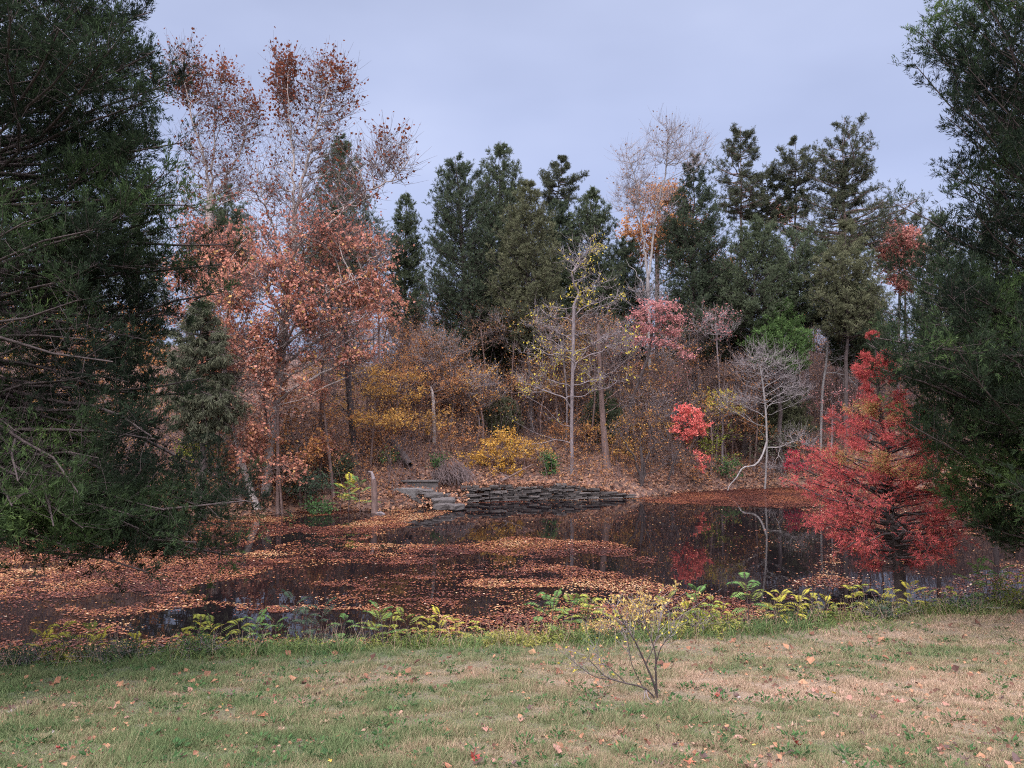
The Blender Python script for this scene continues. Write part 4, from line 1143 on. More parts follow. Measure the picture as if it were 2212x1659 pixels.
# ------------------------------------------------------------------ stone wall, concrete ledge, slabs
def stonemat(name, c0, c1, moss=None):
    m, t, l = newmat(name)
    at = N(t, 'ShaderNodeAttribute', attribute_name='tint')
    r0 = ramp(t, [(0, c0), (1, c1)])
    l.new(at.outputs['Fac'], r0.inputs[0])
    tcn = N(t, 'ShaderNodeTexCoord')
    n = N(t, 'ShaderNodeTexNoise', Scale=7.0, Detail=8.0, Roughness=.7)
    l.new(tcn.outputs['Object'], n.inputs['Vector'])
    r1 = ramp(t, [(.3, (.45, .45, .45)), (.6, (1, 1, 1)), (.75, (1.25, 1.22, 1.2))])
    l.new(n.outputs[0], r1.inputs[0])
    mm = N(t, 'ShaderNodeMix', data_type='RGBA', blend_type='MULTIPLY')
    mm.inputs['Factor'].default_value = 1
    l.new(r0.outputs[0], mm.inputs['A'])
    l.new(r1.outputs[0], mm.inputs['B'])
    b = N(t, 'ShaderNodeBsdfPrincipled', Roughness=.9)
    l.new(mm.outputs['Result'], b.inputs['Base Color'])
    bp = N(t, 'ShaderNodeBump', Strength=.7, Distance=.04)
    l.new(n.outputs[0], bp.inputs['Height'])
    l.new(bp.outputs[0], b.inputs['Normal'])
    o = N(t, 'ShaderNodeOutputMaterial')
    l.new(b.outputs[0], o.inputs[0])
    return m


M['stone'] = stonemat('grey_fieldstone', (.026, .022, .02), (.10, .088, .08))
M['slab'] = stonemat('pale_stone', (.04, .035, .032), (.085, .077, .072))
M['concrete'] = stonemat('weathered_concrete', (.12, .115, .11), (.16, .155, .15))
M['concrete_dark'] = stonemat('stained_concrete', (.06, .055, .05), (.09, .08, .075))

BOX = np.array([(-1, -1, -1), (1, -1, -1), (1, 1, -1), (-1, 1, -1), (-1, -1, 1), (1, -1, 1), (1, 1, 1), (-1, 1, 1)], float)
BF = np.array([(0, 3, 2, 1), (4, 5, 6, 7), (0, 1, 5, 4), (1, 2, 6, 5), (2, 3, 7, 6), (3, 0, 4, 7)])


def boxes(C, H, yaw, r, jit=.0, tint=None):
    n = len(C)
    v = BOX[None] * H[:, None] * (1 + r.normal(size=(n, 8, 3)) * jit)
    c, s = np.cos(yaw)[:, None], np.sin(yaw)[:, None]
    x, y = v[..., 0] * c - v[..., 1] * s, v[..., 0] * s + v[..., 1] * c
    v = np.stack([x, y, v[..., 2]], -1) + C[:, None]
    f = (np.arange(n) * 8)[:, None, None] + BF[None]
    t = r.random(n) if tint is None else np.broadcast_to(tint, n)
    return v.reshape(-1, 3), f.reshape(-1, 4), np.repeat(t, 8)


cs, hs, yw = [], [], []
z = -.25
course = 0
while z < 1.25:
    hgt = r_.uniform(.06, .14)
    x = -2.6 + r_.uniform(-.2, .2)
    while x < 6.6:
        wd = r_.uniform(.25, .75)
        topz = np.interp(x, [-2.6, -1, 3.2, 4.5, 6.6], [.78, .85, .78, .45, .12])
        if z < topz * (.86 + .28 * vnoise(x * 1.7, 0, 5)) and r_.random() > .05:
            yy = float(far_edge(x)) - .16 + r_.normal() * .05 + z * .12
            cs.append((x + wd / 2, yy + .2, z + hgt / 2))
            hs.append((wd / 2 - .014, .24, hgt / 2 - .01))
            yw.append(r_.normal() * .05)
        x += wd
    z += hgt
    course += 1
cs = np.array(cs)
add('stone_wall', [boxes(cs, np.array(hs), np.array(yw), r_, .07) + (0, False)], M['stone'], origin=A(2, 44.5, 0), label='low dry-stone retaining wall along the far shore of the pond', category='wall')

d = 41.6
root = thing('concrete_ledge', 'low concrete ledge with a pale lower step beside the broken stump', 'ledge', P(880, 1060, d))
x0, x1 = (826 - CX) / F * d, (930 - CX) / F * d
zt = CH - (1046 - HY) / F * d
add('back_wall', [boxes(np.array([[(x0 + x1) / 2 + .3, d + .9, zt - .55]]), np.array([[(x1 - x0) / 2, .14, .6]]), np.zeros(1), r_, .004) + (0, False)], M['concrete_dark'], root)
add('coping', [boxes(np.array([[(x0 + x1) / 2 + .3, d + .88, zt + .09]]), np.array([[(x1 - x0) / 2 + .05, .2, .04]]), np.zeros(1), r_, .004) + (0, False)], M['slab'], root)
add('step', [boxes(np.array([[(x0 + x1) / 2 - .05, d + .1, zt - .62]]), np.array([[(x1 - x0) / 2, .3, .4]]), np.zeros(1), r_, .004) + (0, False)], M['concrete'], root)


def rock(x, y, d, hx, hy, hz, lab, yaw=0.0, dz=0.0):
    r = RNG()
    n = 10
    g = np.linspace(-1, 1, n)
    bm = []
    u, w = np.meshgrid(np.linspace(0, 2 * math.pi, 22, endpoint=False), np.linspace(-math.pi / 2, math.pi / 2, 12))
    sq = lambda a, e: np.sign(a) * np.abs(a) ** e
    X = sq(np.cos(w), .35) * sq(np.cos(u), .55)
    Y = sq(np.cos(w), .35) * sq(np.sin(u), .55)
    Z = sq(np.sin(w), .5)
    k = 1 + .16 * (vnoise(X * 2 + 9 * x, Y * 2 + Z * 2, 4) - .5) + .2 * (vnoise(X * 4 + Z * 3, Y * 4 + x, 6) - .5)
    v = np.stack([X * hx * k, Y * hy * k, Z * hz * k], -1)
    c, s = math.cos(yaw), math.sin(yaw)
    v = np.stack([v[..., 0] * c - v[..., 1] * s, v[..., 0] * s + v[..., 1] * c, v[..., 2]], -1)
    C = P(x, y, d)
    i = np.arange(12 * 22).reshape(12, 22)
    f = np.stack([i[:-1], np.roll(i, -1, 1)[:-1], np.roll(i, -1, 1)[1:], i[1:]], -1).reshape(-1, 4)
    add('stone_slab', [(v.reshape(-1, 3) + C, f, np.full(264, .3 + .5 * r.random()), 0, False)], M['slab'], origin=C, label=lab, category='stone', group='stone slabs by the ledge')


rock(918, 1062, 41.2, .42, .5, .14, 'grey stone slab touching the concrete ledge, highest of the stone slabs', .3)
rock(938, 1069, 40.9, .48, .45, .13, 'grey stone slab in the middle of the stepped slabs', -.2)
rock(958, 1081, 40.4, .58, .5, .15, 'broad flat pale slab near the water, largest of the stone slabs', .15)
rock(955, 1093, 40.2, .5, .45, .2, 'dark-sided stone under the largest flat slab', .1)
rock(985, 1095, 39.9, .4, .4, .16, 'pale rough stone half in the leafy water, lowest of the stone slabs', .5)
rock(975, 1071, 42.2, .35, .4, .12, 'small stone slab tucked under the vine heap', .2)

# ------------------------------------------------------------------ stuff: leaf litter and brush on the hillside
r = RNG()
n = 75000
px = r.uniform(-150, 2350, n)
s = r.random(n) ** 1.5 * 21 + .05
dd = np.full(n, 45.0)
for _ in range(4):
    dd = far_edge((px - CX) / F * dd) + s
X = (px - CX) / F * dd
z = far_z(X, dd)
dens = fbm(X * .35, dd * .35, 44, 3)
q = r.random(n) < .35 + 1.1 * dens
X, dd, z = X[q], dd[q], z[q]
n = len(X)
ks = 420        # leaves on the slabs and the ledge
ps, rs_ = r.uniform(905, 1010, ks), r.uniform(1058, 1098, ks)
ds = np.interp(rs_, [1058, 1072, 1084, 1098], [41.4, 40.9, 40.4, 39.9])
kw = 3000       # leaves lodged on the wall's ledges
xw = r.uniform(-2.7, 6.6, kw)
X, dd, z = np.concatenate([X, xw]), np.concatenate([dd, far_edge(xw) - .12 + .45 * r.random(kw)]), np.concatenate([z, r.random(kw) ** .8 * np.interp(xw, [-2.6, 3.2, 6.6], [1.05, .95, .25])])
X = np.concatenate([X, (ps - CX) / F * ds])
dd = np.concatenate([dd, ds])
z = np.concatenate([z, np.maximum(CH - (rs_ - HY) / F * ds + .04, .03)])
n = len(X)
nr = unit(rdir(r, n) * .9 + A(0, -.4, 1))
dv = unit(np.cross(nr, rdir(r, n)))
sz = .07 + .10 * r.random(n)
add('leaf_litter', [diamonds(np.stack([X, dd, z + .02 + .04 * r.random(n)], -1), dv, sz * 1.2, sz, r, .15, np.clip(r.random(n) * .75 + .35 * (fbm(X * .25, dd * .25, 9) - .2), 0, 1), nr) + (0, False)], M['litter'], kind='stuff')

r = RNG()
n = 26000
px = r.uniform(-100, 2320, n)
s = .6 + r.random(n) ** .9 * 24
dd = np.full(n, 45.0)
for _ in range(4):
    dd = far_edge((px - CX) / F * dd) + s
X = (px - CX) / F * dd
b0 = np.stack([X, dd, far_z(X, dd) - .05], -1)
dens = fbm(X * .3, dd * .3, 91, 3)
q = r.random(n) < np.clip((dens - .25) * 2.2, .05, 1) * np.where(s < 4, .6, 1)
q &= ~((s > 7) & (X < -9.5) & (X > -26))
b0, s = b0[q], s[q]
n = len(b0)
h = (.7 + 3.4 * r.random(n) ** 1.5) * (.6 + .4 * np.clip(s / 8, 0, 1))
ln = unit(rdir(r, n) * A(1, 1, .2) * .45 + A(0, 0, 1))
b1 = b0 + ln * (h * .5)[:, None]
b2 = b1 + unit(ln + rdir(r, n) * .35) * (h * .3)[:, None]
b3 = b2 + unit(ln + rdir(r, n) * .6) * (h * .25)[:, None]
st = np.stack([b0, b1, b2, b3], 1)
tw = [tubes(st, np.broadcast_to(A(1.3, 1, .7, .3), (n, 4)) * (.006 + .008 * r.random((n, 1))), 3) + (None, 0, True)]
ti = np.repeat(np.arange(n), 4)
u = .25 + .75 * r.random(len(ti))
k = np.minimum((u * 3).astype(int), 2)
fr = (u * 3 - k)[:, None]
t0 = st[ti, k] * (1 - fr) + st[ti, k + 1] * fr
td = unit(rdir(r, len(ti)) + A(0, 0, .35))
tl = (.2 + .6 * r.random(len(ti)))[:, None] * (h[ti] / 2)[:, None]
t1, t2 = t0 + td * tl * .5, t0 + td * tl + A(0, 0, .1) * tl
tw.append(tubes(np.stack([t0, t1, t2], 1), np.broadcast_to(A(.007, .005, .003), (len(ti), 3)), 3) + (None, 0, True))
li = np.repeat(np.arange(len(ti)), 4)
c = t0[li] + (t2 - t0)[li] * r.random((len(li), 1)) + r.normal(size=(len(li), 3)) * .05
q = r.random(len(li)) < .12 + .9 * sstep(.42, .62, fbm(c[:, 0] * .28, c[:, 1] * .28 + c[:, 2] * .2, 63, 3)) * sstep(22, 10, c[:, 0])
c = c[q]
tn = np.clip(.65 * r.random(len(c)) + .75 * (fbm(c[:, 0] * .3, c[:, 2] * .4, 17) - .25), 0, 1)
ld = diamonds(c, unit(rdir(r, len(c)) - A(0, 0, .1)), .06 + .06 * r.random(len(c)), .05 + .03 * r.random(len(c)), r, .2, tn)
add('undergrowth', tw + [ld + (1, False)], [M['brush'], M['amber']], kind='stuff')

# ------------------------------------------------------------------ stuff: leaves floating on the pond
def inpoly(x, y, poly):
    poly = np.array(poly, float)
    ins = np.zeros(len(x), bool)
    j = len(poly) - 1
    for i in range(len(poly)):
        xi, yi, xj, yj = *poly[i], *poly[j]
        with np.errstate(divide='ignore', invalid='ignore'):
            c = ((yi > y) != (yj > y)) & (x < (xj - xi) * (y - yi) / (yj - yi) + xi)
        ins ^= c
        j = i
    return ins


# outlines of drifts and of open water as they lie on the pond (surveyed from the photograph, then laid on the water plane)
OPEN = [
    [(470, 1262), (610, 1226), (740, 1220), (870, 1222), (850, 1234), (700, 1244), (640, 1258), (770, 1270), (700, 1284), (640, 1310), (540, 1312), (400, 1288), (330, 1278)],
    [(760, 1172), (860, 1140), (960, 1108), (1010, 1088), (1340, 1078), (1400, 1086), (1740, 1098), (1800, 1180), (1760, 1236), (1690, 1262), (1560, 1290), (1470, 1268), (1420, 1240), (1395, 1196), (1330, 1172), (1110, 1160), (1040, 1172), (980, 1180), (860, 1176)],
    [(475, 1196), (560, 1160), (640, 1150), (700, 1156), (600, 1172), (560, 1192)],
    [(950, 1212), (1010, 1198), (1080, 1196), (1060, 1208), (980, 1224)],
    [(1140, 1212), (1230, 1200), (1350, 1200), (1400, 1228), (1440, 1250), (1300, 1230)],
    [(160, 1300), (260, 1282), (330, 1290), (280, 1312), (180, 1318)],
    [(1000, 1290), (1060, 1280), (1090, 1292), (1040, 1320), (990, 1322)],
    [(20, 1330), (120, 1300), (150, 1330), (90, 1390), (20, 1400)],
    [(640, 1120), (820, 1100), (830, 1112), (760, 1135), (660, 1140)],
    [(1800, 1160), (2230, 1150), (2230, 1200), (2120, 1240), (2000, 1262), (1820, 1240)],
    [(300, 1330), (420, 1305), (600, 1325), (760, 1312), (900, 1330), (1000, 1350), (700, 1380), (300, 1370)],
]
DENSE = [
    ([(1480, 1060), (1740, 1050), (1800, 1070), (1760, 1094), (1600, 1096), (1400, 1082)], 1.5),
    ([(1690, 1254), (1760, 1238), (1820, 1240), (1870, 1256), (1820, 1268), (1700, 1268)], 1.4),
    ([(700, 1170), (1040, 1172), (1110, 1160), (1330, 1172), (1392, 1192), (1340, 1204), (1200, 1198), (1100, 1186), (800, 1182)], 1.2),
    ([(560, 1150), (700, 1125), (900, 1110), (980, 1100), (960, 1118), (760, 1152), (620, 1168)], 1.3),
    ([(300, 1310), (420, 1270), (560, 1285), (620, 1300), (520, 1330), (340, 1330)], 1.2),
    ([(1150, 1215), (1300, 1232), (1440, 1262), (1580, 1296), (1700, 1330), (1500, 1340), (1380, 1290), (1200, 1245)], 1.3),
    ([(2000, 1262), (2140, 1236), (2230, 1230), (2230, 1262), (2080, 1290), (1990, 1290)], .7),
    ([(1555, 1192), (1580, 1190), (1594, 1196), (1572, 1201), (1556, 1199)], 3.0),
    ([(80, 1230), (300, 1190), (520, 1200), (600, 1225), (460, 1262), (300, 1280), (90, 1290)], 1.25),
]
r = RNG()
n = 1900000
X = r.uniform(-34, 42, n)
Yq = r.random(n)
ne, fe = near_edge(X) + 1.4, far_edge(X) + .1
Y = ne + (fe - ne) * Yq
# wind-drawn wobble of the drift edges
wx_, wy_ = (fbm(X * .8, Y * .8, 51) - .5) * 1.2, (fbm(X * .8, Y * .8, 57) - .5) * 1.2
wx_ += (fbm(X * 4, Y * 4, 52) - .5) * .5
wy_ += (fbm(X * 4, Y * 4, 53) - .5) * .5
u, v = CX + F * (X + wx_) / (Y + wy_), HY + F * CH / (Y + wy_)
st_ = fbm(X * .45 + Y * .1, Y * 1.3, 61, 4)
den = np.where(u < 1400, .17 + .75 * sstep(.40, .62, st_), .10 + .55 * sstep(.45, .62, st_))
den = np.where(u > 1950, den * .6, den)
den = den * (.25 + 1.5 * sstep(.3, .7, fbm(X * 1.1, Y * 2.6, 67, 3)))
for pl, k in DENSE:
    den = np.where(inpoly(u, v, pl), k * (.4 + .75 * st_), den)
for pl in OPEN:
    den = np.where(inpoly(u, v, pl), .012 + .05 * sstep(.58, .7, st_), den)
q = r.random(n) < den * .40
X, Y, u, v = X[q], Y[q], u[q], v[q]
n = len(X)
nr = unit(rdir(r, n) * .16 + A(0, 0, 1))
dv = unit(np.cross(nr, rdir(r, n)))
sz = .028 + .052 * r.random(n) ** 1.3
brown = inpoly(u, v, DENSE[0][0])
tn = np.clip(r.random(n) * .55 + 1.5 * (fbm(X * .45, Y * .6, 71, 3) - .38), 0, .94)
tn = np.where(r.random(n) < .02 + .10 * (u > 1650), .93 + .07 * r.random(n), tn)
tn = np.where(brown, tn * .6, tn)
tn = np.where(r.random(n) < .45, tn * .35, tn)
add('floating_leaves', [diamonds(np.stack([X, Y, .006 + .012 * r.random(n)], -1), dv, sz * 1.2, sz * .95, r, .12, tn, nr) + (0, False)], M['float'], kind='stuff')

# ------------------------------------------------------------------ stuff: mown grass, long bank grass
r = RNG()
n = 900000
Y = 7.0 + (24 - 7.0) * r.random(n) ** 1.9
X = (r.random(n) * 2 - 1) * (.68 * Y + 1.0)
q = Y < near_edge(X) + .3
X, Y = X[q], Y[q]
n = len(X)
z = near_z(X, Y)
dry = dryness(X, Y)
tn = np.clip(dry * .8 + (r.random(n) - .5) * .5 + .08, 0, 1)
h = (.025 + .05 * r.random(n)) * (.35 + 1.5 * sstep(.3, .75, fbm(X * 3.2, Y * 3.2, 5, 3))) * (1.2 - .4 * dry)
tn = np.clip(tn + .5 * (fbm(X * 2.6, Y * 3.5, 6, 3) - .5), 0, 1)
w = .0026 + .0002 * Y + .0015 * r.random(n)
h = np.where(r.random(n) < .08, h * 1.9, h)
ln = unit(rdir(r, n) * A(1, 1, .1) * .9 + A(.12, 0, 1))
sd = unit(np.cross(ln, rdir(r, n)))
b0 = np.stack([X, Y, z - .004], -1)
v = np.stack([b0 - sd * w[:, None], b0 + sd * w[:, None], b0 + ln * h[:, None]], 1).reshape(-1, 3)
add('grass', [(v, np.arange(3 * n).reshape(n, 3), np.repeat(tn, 3), 0, False)], M['grass'], kind='stuff')

r = RNG()
n = 60000
X = r.uniform(-17, 24, n)
off = r.normal(size=n) * .42 + .55
tuftn = fbm(X * 1.3, off * 1.5, 33, 3)
Y = near_edge(X) + off + .35 * (fbm(X * .6, X * 0, 37) - .5)
q = r.random(n) < sstep(.3, .65, tuftn)
X, Y, tuftn = X[q], Y[q], tuftn[q]
n = len(X)
z = near_z(X, Y)
h = (.08 + .26 * r.random(n) ** 1.3) * (.45 + 1.0 * sstep(.4, .75, tuftn))
ln = unit(rdir(r, n) * A(1, 1, .1) * .8 + A(0, 0, 1))
bend = unit(ln * A(1, 1, 0) + 1e-6)
sd = unit(np.cross(ln, rdir(r, n)))
w = (.004 + .004 * r.random(n))[:, None]
b0 = np.stack([X, Y, z - .01], -1)
mid = b0 + ln * (h * .6)[:, None]
tip = mid + unit(ln * .6 + bend * .7) * (h * .5)[:, None]
v = np.stack([b0 - sd * w, b0 + sd * w, mid + sd * w * .8, mid - sd * w * .8, tip], 1)
i5 = (np.arange(n) * 5)[:, None]
tn = np.clip(.55 * r.random(n) + .6 * (fbm(X * .7, Y * .7, 39) - .3) + .25 * (r.random(n) < .15), 0, 1)
vv = v.reshape(-1, 3)
add('bank_grass', [(vv, np.concatenate([i5 + A(0, 1, 2, 3).astype(int)]), np.repeat(tn, 5), 0, False), (vv, i5 + np.array([[3, 2, 4]]), np.repeat(tn, 5), 0, False)], M['tallgrass'], kind='stuff')

r = RNG()
k = 420
Yw = 7.6 + 10 * r.random(k) ** 1.2
Xw = (r.random(k) * 2 - 1) * (.68 * Yw + .4)
q = Yw < near_edge(Xw)
Xw, Yw = Xw[q], Yw[q]
wi = np.repeat(np.arange(len(Xw)), 16)
az = r.random(len(wi)) * 6.28
rr_ = .12 * r.random(len(wi)) ** .6
c = np.stack([Xw[wi] + np.cos(az) * rr_, Yw[wi] + np.sin(az) * rr_, near_z(Xw[wi], Yw[wi]) + .02 + .035 * r.random(len(wi))], -1)
d = unit(np.stack([np.cos(az), np.sin(az), .35 + .5 * r.random(len(wi))], -1))
add('clover', [diamonds(c, d, .04 + .05 * r.random(len(wi)), .018 + .018 * r.random(len(wi)), r, .2, np.clip(.15 + .5 * r.random(len(wi)), 0, 1)) + (0, False)], M['green'], kind='stuff')
k = 4200
Xs = r.uniform(-16, 22, k)
Ys = near_edge(Xs) + .75 + r.normal(size=k) * .38
q = r.random(k) < sstep(.3, .6, fbm(Xs * .9, Ys * 1.2, 73, 3))
Xs, Ys = Xs[q], Ys[q]
k = len(Xs)
b0 = np.stack([Xs, Ys, near_z(Xs, Ys) - .02], -1)
ln = unit(rdir(r, k) * A(.7, .7, .1) + A(0, 0, 1)) * (.12 + .36 * r.random(k))[:, None]
wi = np.repeat(np.arange(k), 20)
u_ = (.15 + .85 * r.random(len(wi)))[:, None]
c = b0[wi] + ln[wi] * u_ + r.normal(size=(len(wi), 3)) * .035
hue = fbm(Xs * .5, Ys * .5, 79, 3)
tn = np.clip(1.6 * (hue[wi] - .3) + .35 * (r.random(len(wi)) - .5), 0, 1)
M['weed'] = leafmat('bank_weed_leaves', [(0, (.05, .085, .035)), (.4, (.13, .17, .05)), (.75, (.28, .27, .07)), (1, (.38, .30, .12))], .3)
add('bank_weeds', [tubes(np.stack([b0, b0 + ln * .5, b0 + ln], 1), np.full((k, 3), .0025), 3) + (None, 1, True),
                   diamonds(c, unit(rdir(r, len(c)) * A(1, 1, .5)), .05 + .06 * r.random(len(c)), .018 + .018 * r.random(len(c)), r, .2, tn) + (0, False)], [M['weed'], M['brush']], kind='stuff')
k = 1500
Xs = r.uniform(-16, 22, k)
Ys = near_edge(Xs) + .35 + r.normal(size=k) * .4
b0 = np.stack([Xs, Ys, near_z(Xs, Ys) - .02], -1)
ln = unit(rdir(r, k) * A(.55, .55, .1) + A(0, 0, 1)) * (.25 + .5 * r.random(k))[:, None]
add('dry_stalks', [tubes(np.stack([b0, b0 + ln * .55, b0 + ln + rdir(r, k) * .06], 1), np.broadcast_to(A(.004, .003, .0015), (k, 3)), 3) + (None, 0, True)], M['stalk'], kind='stuff')

# ------------------------------------------------------------------ sumac plants along the near bank
def sumac_parts(r, h, nfr, droop=.5):
    """stem, then pinnate fronds"""
    bend = r.normal(size=2) * .08
    K = 7
    u = np.linspace(0, 1, K)
    stem = np.stack([bend[0] * u ** 2, bend[1] * u ** 2, h * u], -1)
    wood = [tubes(stem[None], np.linspace(.009, .004, K)[None], 5) + (None, 0, True)]
    V, Fq, Tn = [], [], []
    for k in range(nfr):
        t = .35 + .65 * (k + .5) / nfr
        az = k * 2.4 + r.normal() * .3
        o = A(*[np.interp(t, u, stem[:, i]) for i in range(3)])
        L = r.uniform(.36, .58) * (1.05 - .35 * t)
        e = math.radians(15 + 55 * t)
        w = np.linspace(0, 1, 12)
        hd = A(math.cos(az), math.sin(az), 0)
        ra = o + hd * (L * math.cos(e) * w)[:, None] + A(0, 0, 1) * (L * (math.sin(e) * w - droop * w ** 2))[:, None]
        wood.append(tubes(ra[None], np.full((1, 12), .0022), 3) + (None, 0, True))
        tg = unit(np.gradient(ra, axis=0))
        sd = unit(np.cross(tg, A(0, 0, 1)))
        lt = r.random()
        for sgn in (-1, 1):
            idx = np.arange(2, 12)
            c = ra[idx]
            d = unit(sd[idx] * sgn + tg[idx] * .35 - A(0, 0, .35))
            ll = .072 * np.sin(np.linspace(.5, 2.75, 10)) + .012
            v, f, tn = diamonds(c, d, ll, ll * .24, r, .12, np.clip(lt * .6 + .4 * r.random(10), 0, 1), np.broadcast_to(unit(np.cross(sd[idx] * sgn, tg[idx])), (10, 3)) + r.normal(size=(10, 3)) * .15)
            V.append((v, f, tn, 0, False))
        v, f, tn = diamonds(ra[-1:], tg[-1:], A(.08), A(.03), r, .1, A(lt))
        V.append((v, f, tn, 0, False))
    return wood, V


protos = {}
sr = RNG()
for key, mat, h in (('green', 'sumac_g', .62), ('yellow', 'sumac_y', .5), ('yellow-green', 'sumac_m', .55), ('blue-green', 'bluegreen', .66)):
    for k in range(2):
        protos[key, k] = (sumac_parts(sr, h * 1.15, 7 if k else 8, .45 if k else .6), mat)
# (column, extra distance beyond the lawn edge, kind, scale)
PL = [(105, .9, 'yellow', 1.0), (140, .8, 'yellow', 1.15), (172, 1.0, 'yellow-green', 1.05), (205, .8, 'yellow', .9), (262, 1.0, 'yellow', .8), (300, .8, 'yellow', .8), (395, .9, 'yellow', .9), (425, .8, 'yellow-green', 1.1), (458, 1.0, 'yellow', .95),
      (480, .6, 'yellow-green', .9), (520, .9, 'yellow-green', 1.0), (548, 1.0, 'green', 1.0), (572, .7, 'green', .85), (600, .9, 'green', .9), (640, .9, 'blue-green', 1.25), (662, .7, 'blue-green', 1.0), (690, 1.0, 'blue-green', 1.15), (735, .8, 'green', .9), (800, .9, 'yellow-green', 1.0),
      (828, .7, 'green', 1.0), (858, 1.0, 'yellow-green', 1.0), (890, .8, 'yellow-green', .95), (925, 1.0, 'yellow', 1.0), (952, .9, 'yellow', .95), (985, 1.0, 'yellow', .9), (1020, .8, 'yellow-green', .7), (1165, .9, 'green', 1.2), (1190, .8, 'green', 1.1), (1212, 1.0, 'yellow-green', 1.2),
      (1240, .8, 'green', 1.0), (1262, .7, 'yellow-green', 1.2), (1288, .9, 'yellow-green', 1.0), (1330, 1.0, 'yellow-green', .8), (1450, .8, 'yellow-green', 1.0), (1485, 1.0, 'yellow', .95), (1510, .8, 'green', 1.15), (1532, .9, 'yellow-green', 1.0), (1560, 1.0, 'yellow', .9), (1618, .8, 'green', 1.35), (1632, 1.0, 'yellow-green', 1.15),
      (1672, .9, 'yellow', 1.05), (1690, 1.0, 'yellow', 1.1), (1720, .8, 'yellow', .95), (1752, 1.0, 'yellow', .95), (1790, .9, 'yellow', .8), (1842, .9, 'yellow', 1.1), (1870, .8, 'yellow-green', 1.0), (1900, 1.0, 'yellow', .9), (1930, .6, 'yellow', .9), (1965, .7, 'yellow', 1.05), (2000, 1.0, 'yellow-green', .8),
      (2048, .8, 'yellow-green', .8), (2105, .9, 'green', 1.3), (2135, .8, 'green', 1.15), (2165, 1.0, 'green', 1.2), (2195, .9, 'yellow', 1.2)]
ORD = ['zeroth', 'first', 'second', 'third', 'fourth', 'fifth', 'sixth', 'seventh', 'eighth', 'ninth', 'tenth', 'eleventh', 'twelfth', 'thirteenth', 'fourteenth', 'fifteenth', 'sixteenth', 'seventeenth', 'eighteenth', 'nineteenth', 'twentieth'] + ['twenty-' + w for w in ('first', 'second', 'third', 'fourth', 'fifth', 'sixth', 'seventh', 'eighth', 'ninth')]
made, cnt = {}, {}
for (px_, off, key, sc) in PL:
    dd = 15.0
    for _ in range(6):
        dd = float(near_edge((px_ - CX) / F * dd)) + off
    X = (px_ - CX) / F * dd
    loc = A(X, dd, float(near_z(X, dd)) - .02)
    cnt[key] = cnt.get(key, 0) + 1
    lab = f'{key} sumac on the near bank, {ORD[cnt[key]]} of its colour counting from the leafy pond end'
    kk = cnt[key] % 2
    if (key, kk) not in made:
        (wood, V), mat = protos[key, kk]
        root = thing('sumac_plant', lab, 'sumac', loc, 'sumac plants along the near bank')
        root['_o'] = [0, 0, 0]
        add('stem', wood, M['brush'], root)
        add('leaves', V, M[mat], root)
        root.scale = (sc * 1.25,) * 3
        root.rotation_euler.z = sr.random() * 6.28
        made[key, kk] = root
    else:
        copy_thing(made[key, kk], loc, sr.random() * 6.28, sc * 1.25, lab)

# sumac by the stump on the far shore
for (px_, d, key, sc, lab) in ((752, 39.2, 'yellow', 3.0, 'big yellow sumac on the far shore beside the broken stump'), (778, 39.0, 'green', 2.6, 'big green sumac growing against the broken stump'), (735, 39.4, 'green', 2.2, 'green sumac on the far shore beside the big yellow sumac')):
    copy_thing(made[key, 1], flat_on(px_, d, -.05), sr.random() * 6.28, sc, lab, 'sumac plants on the far shore')

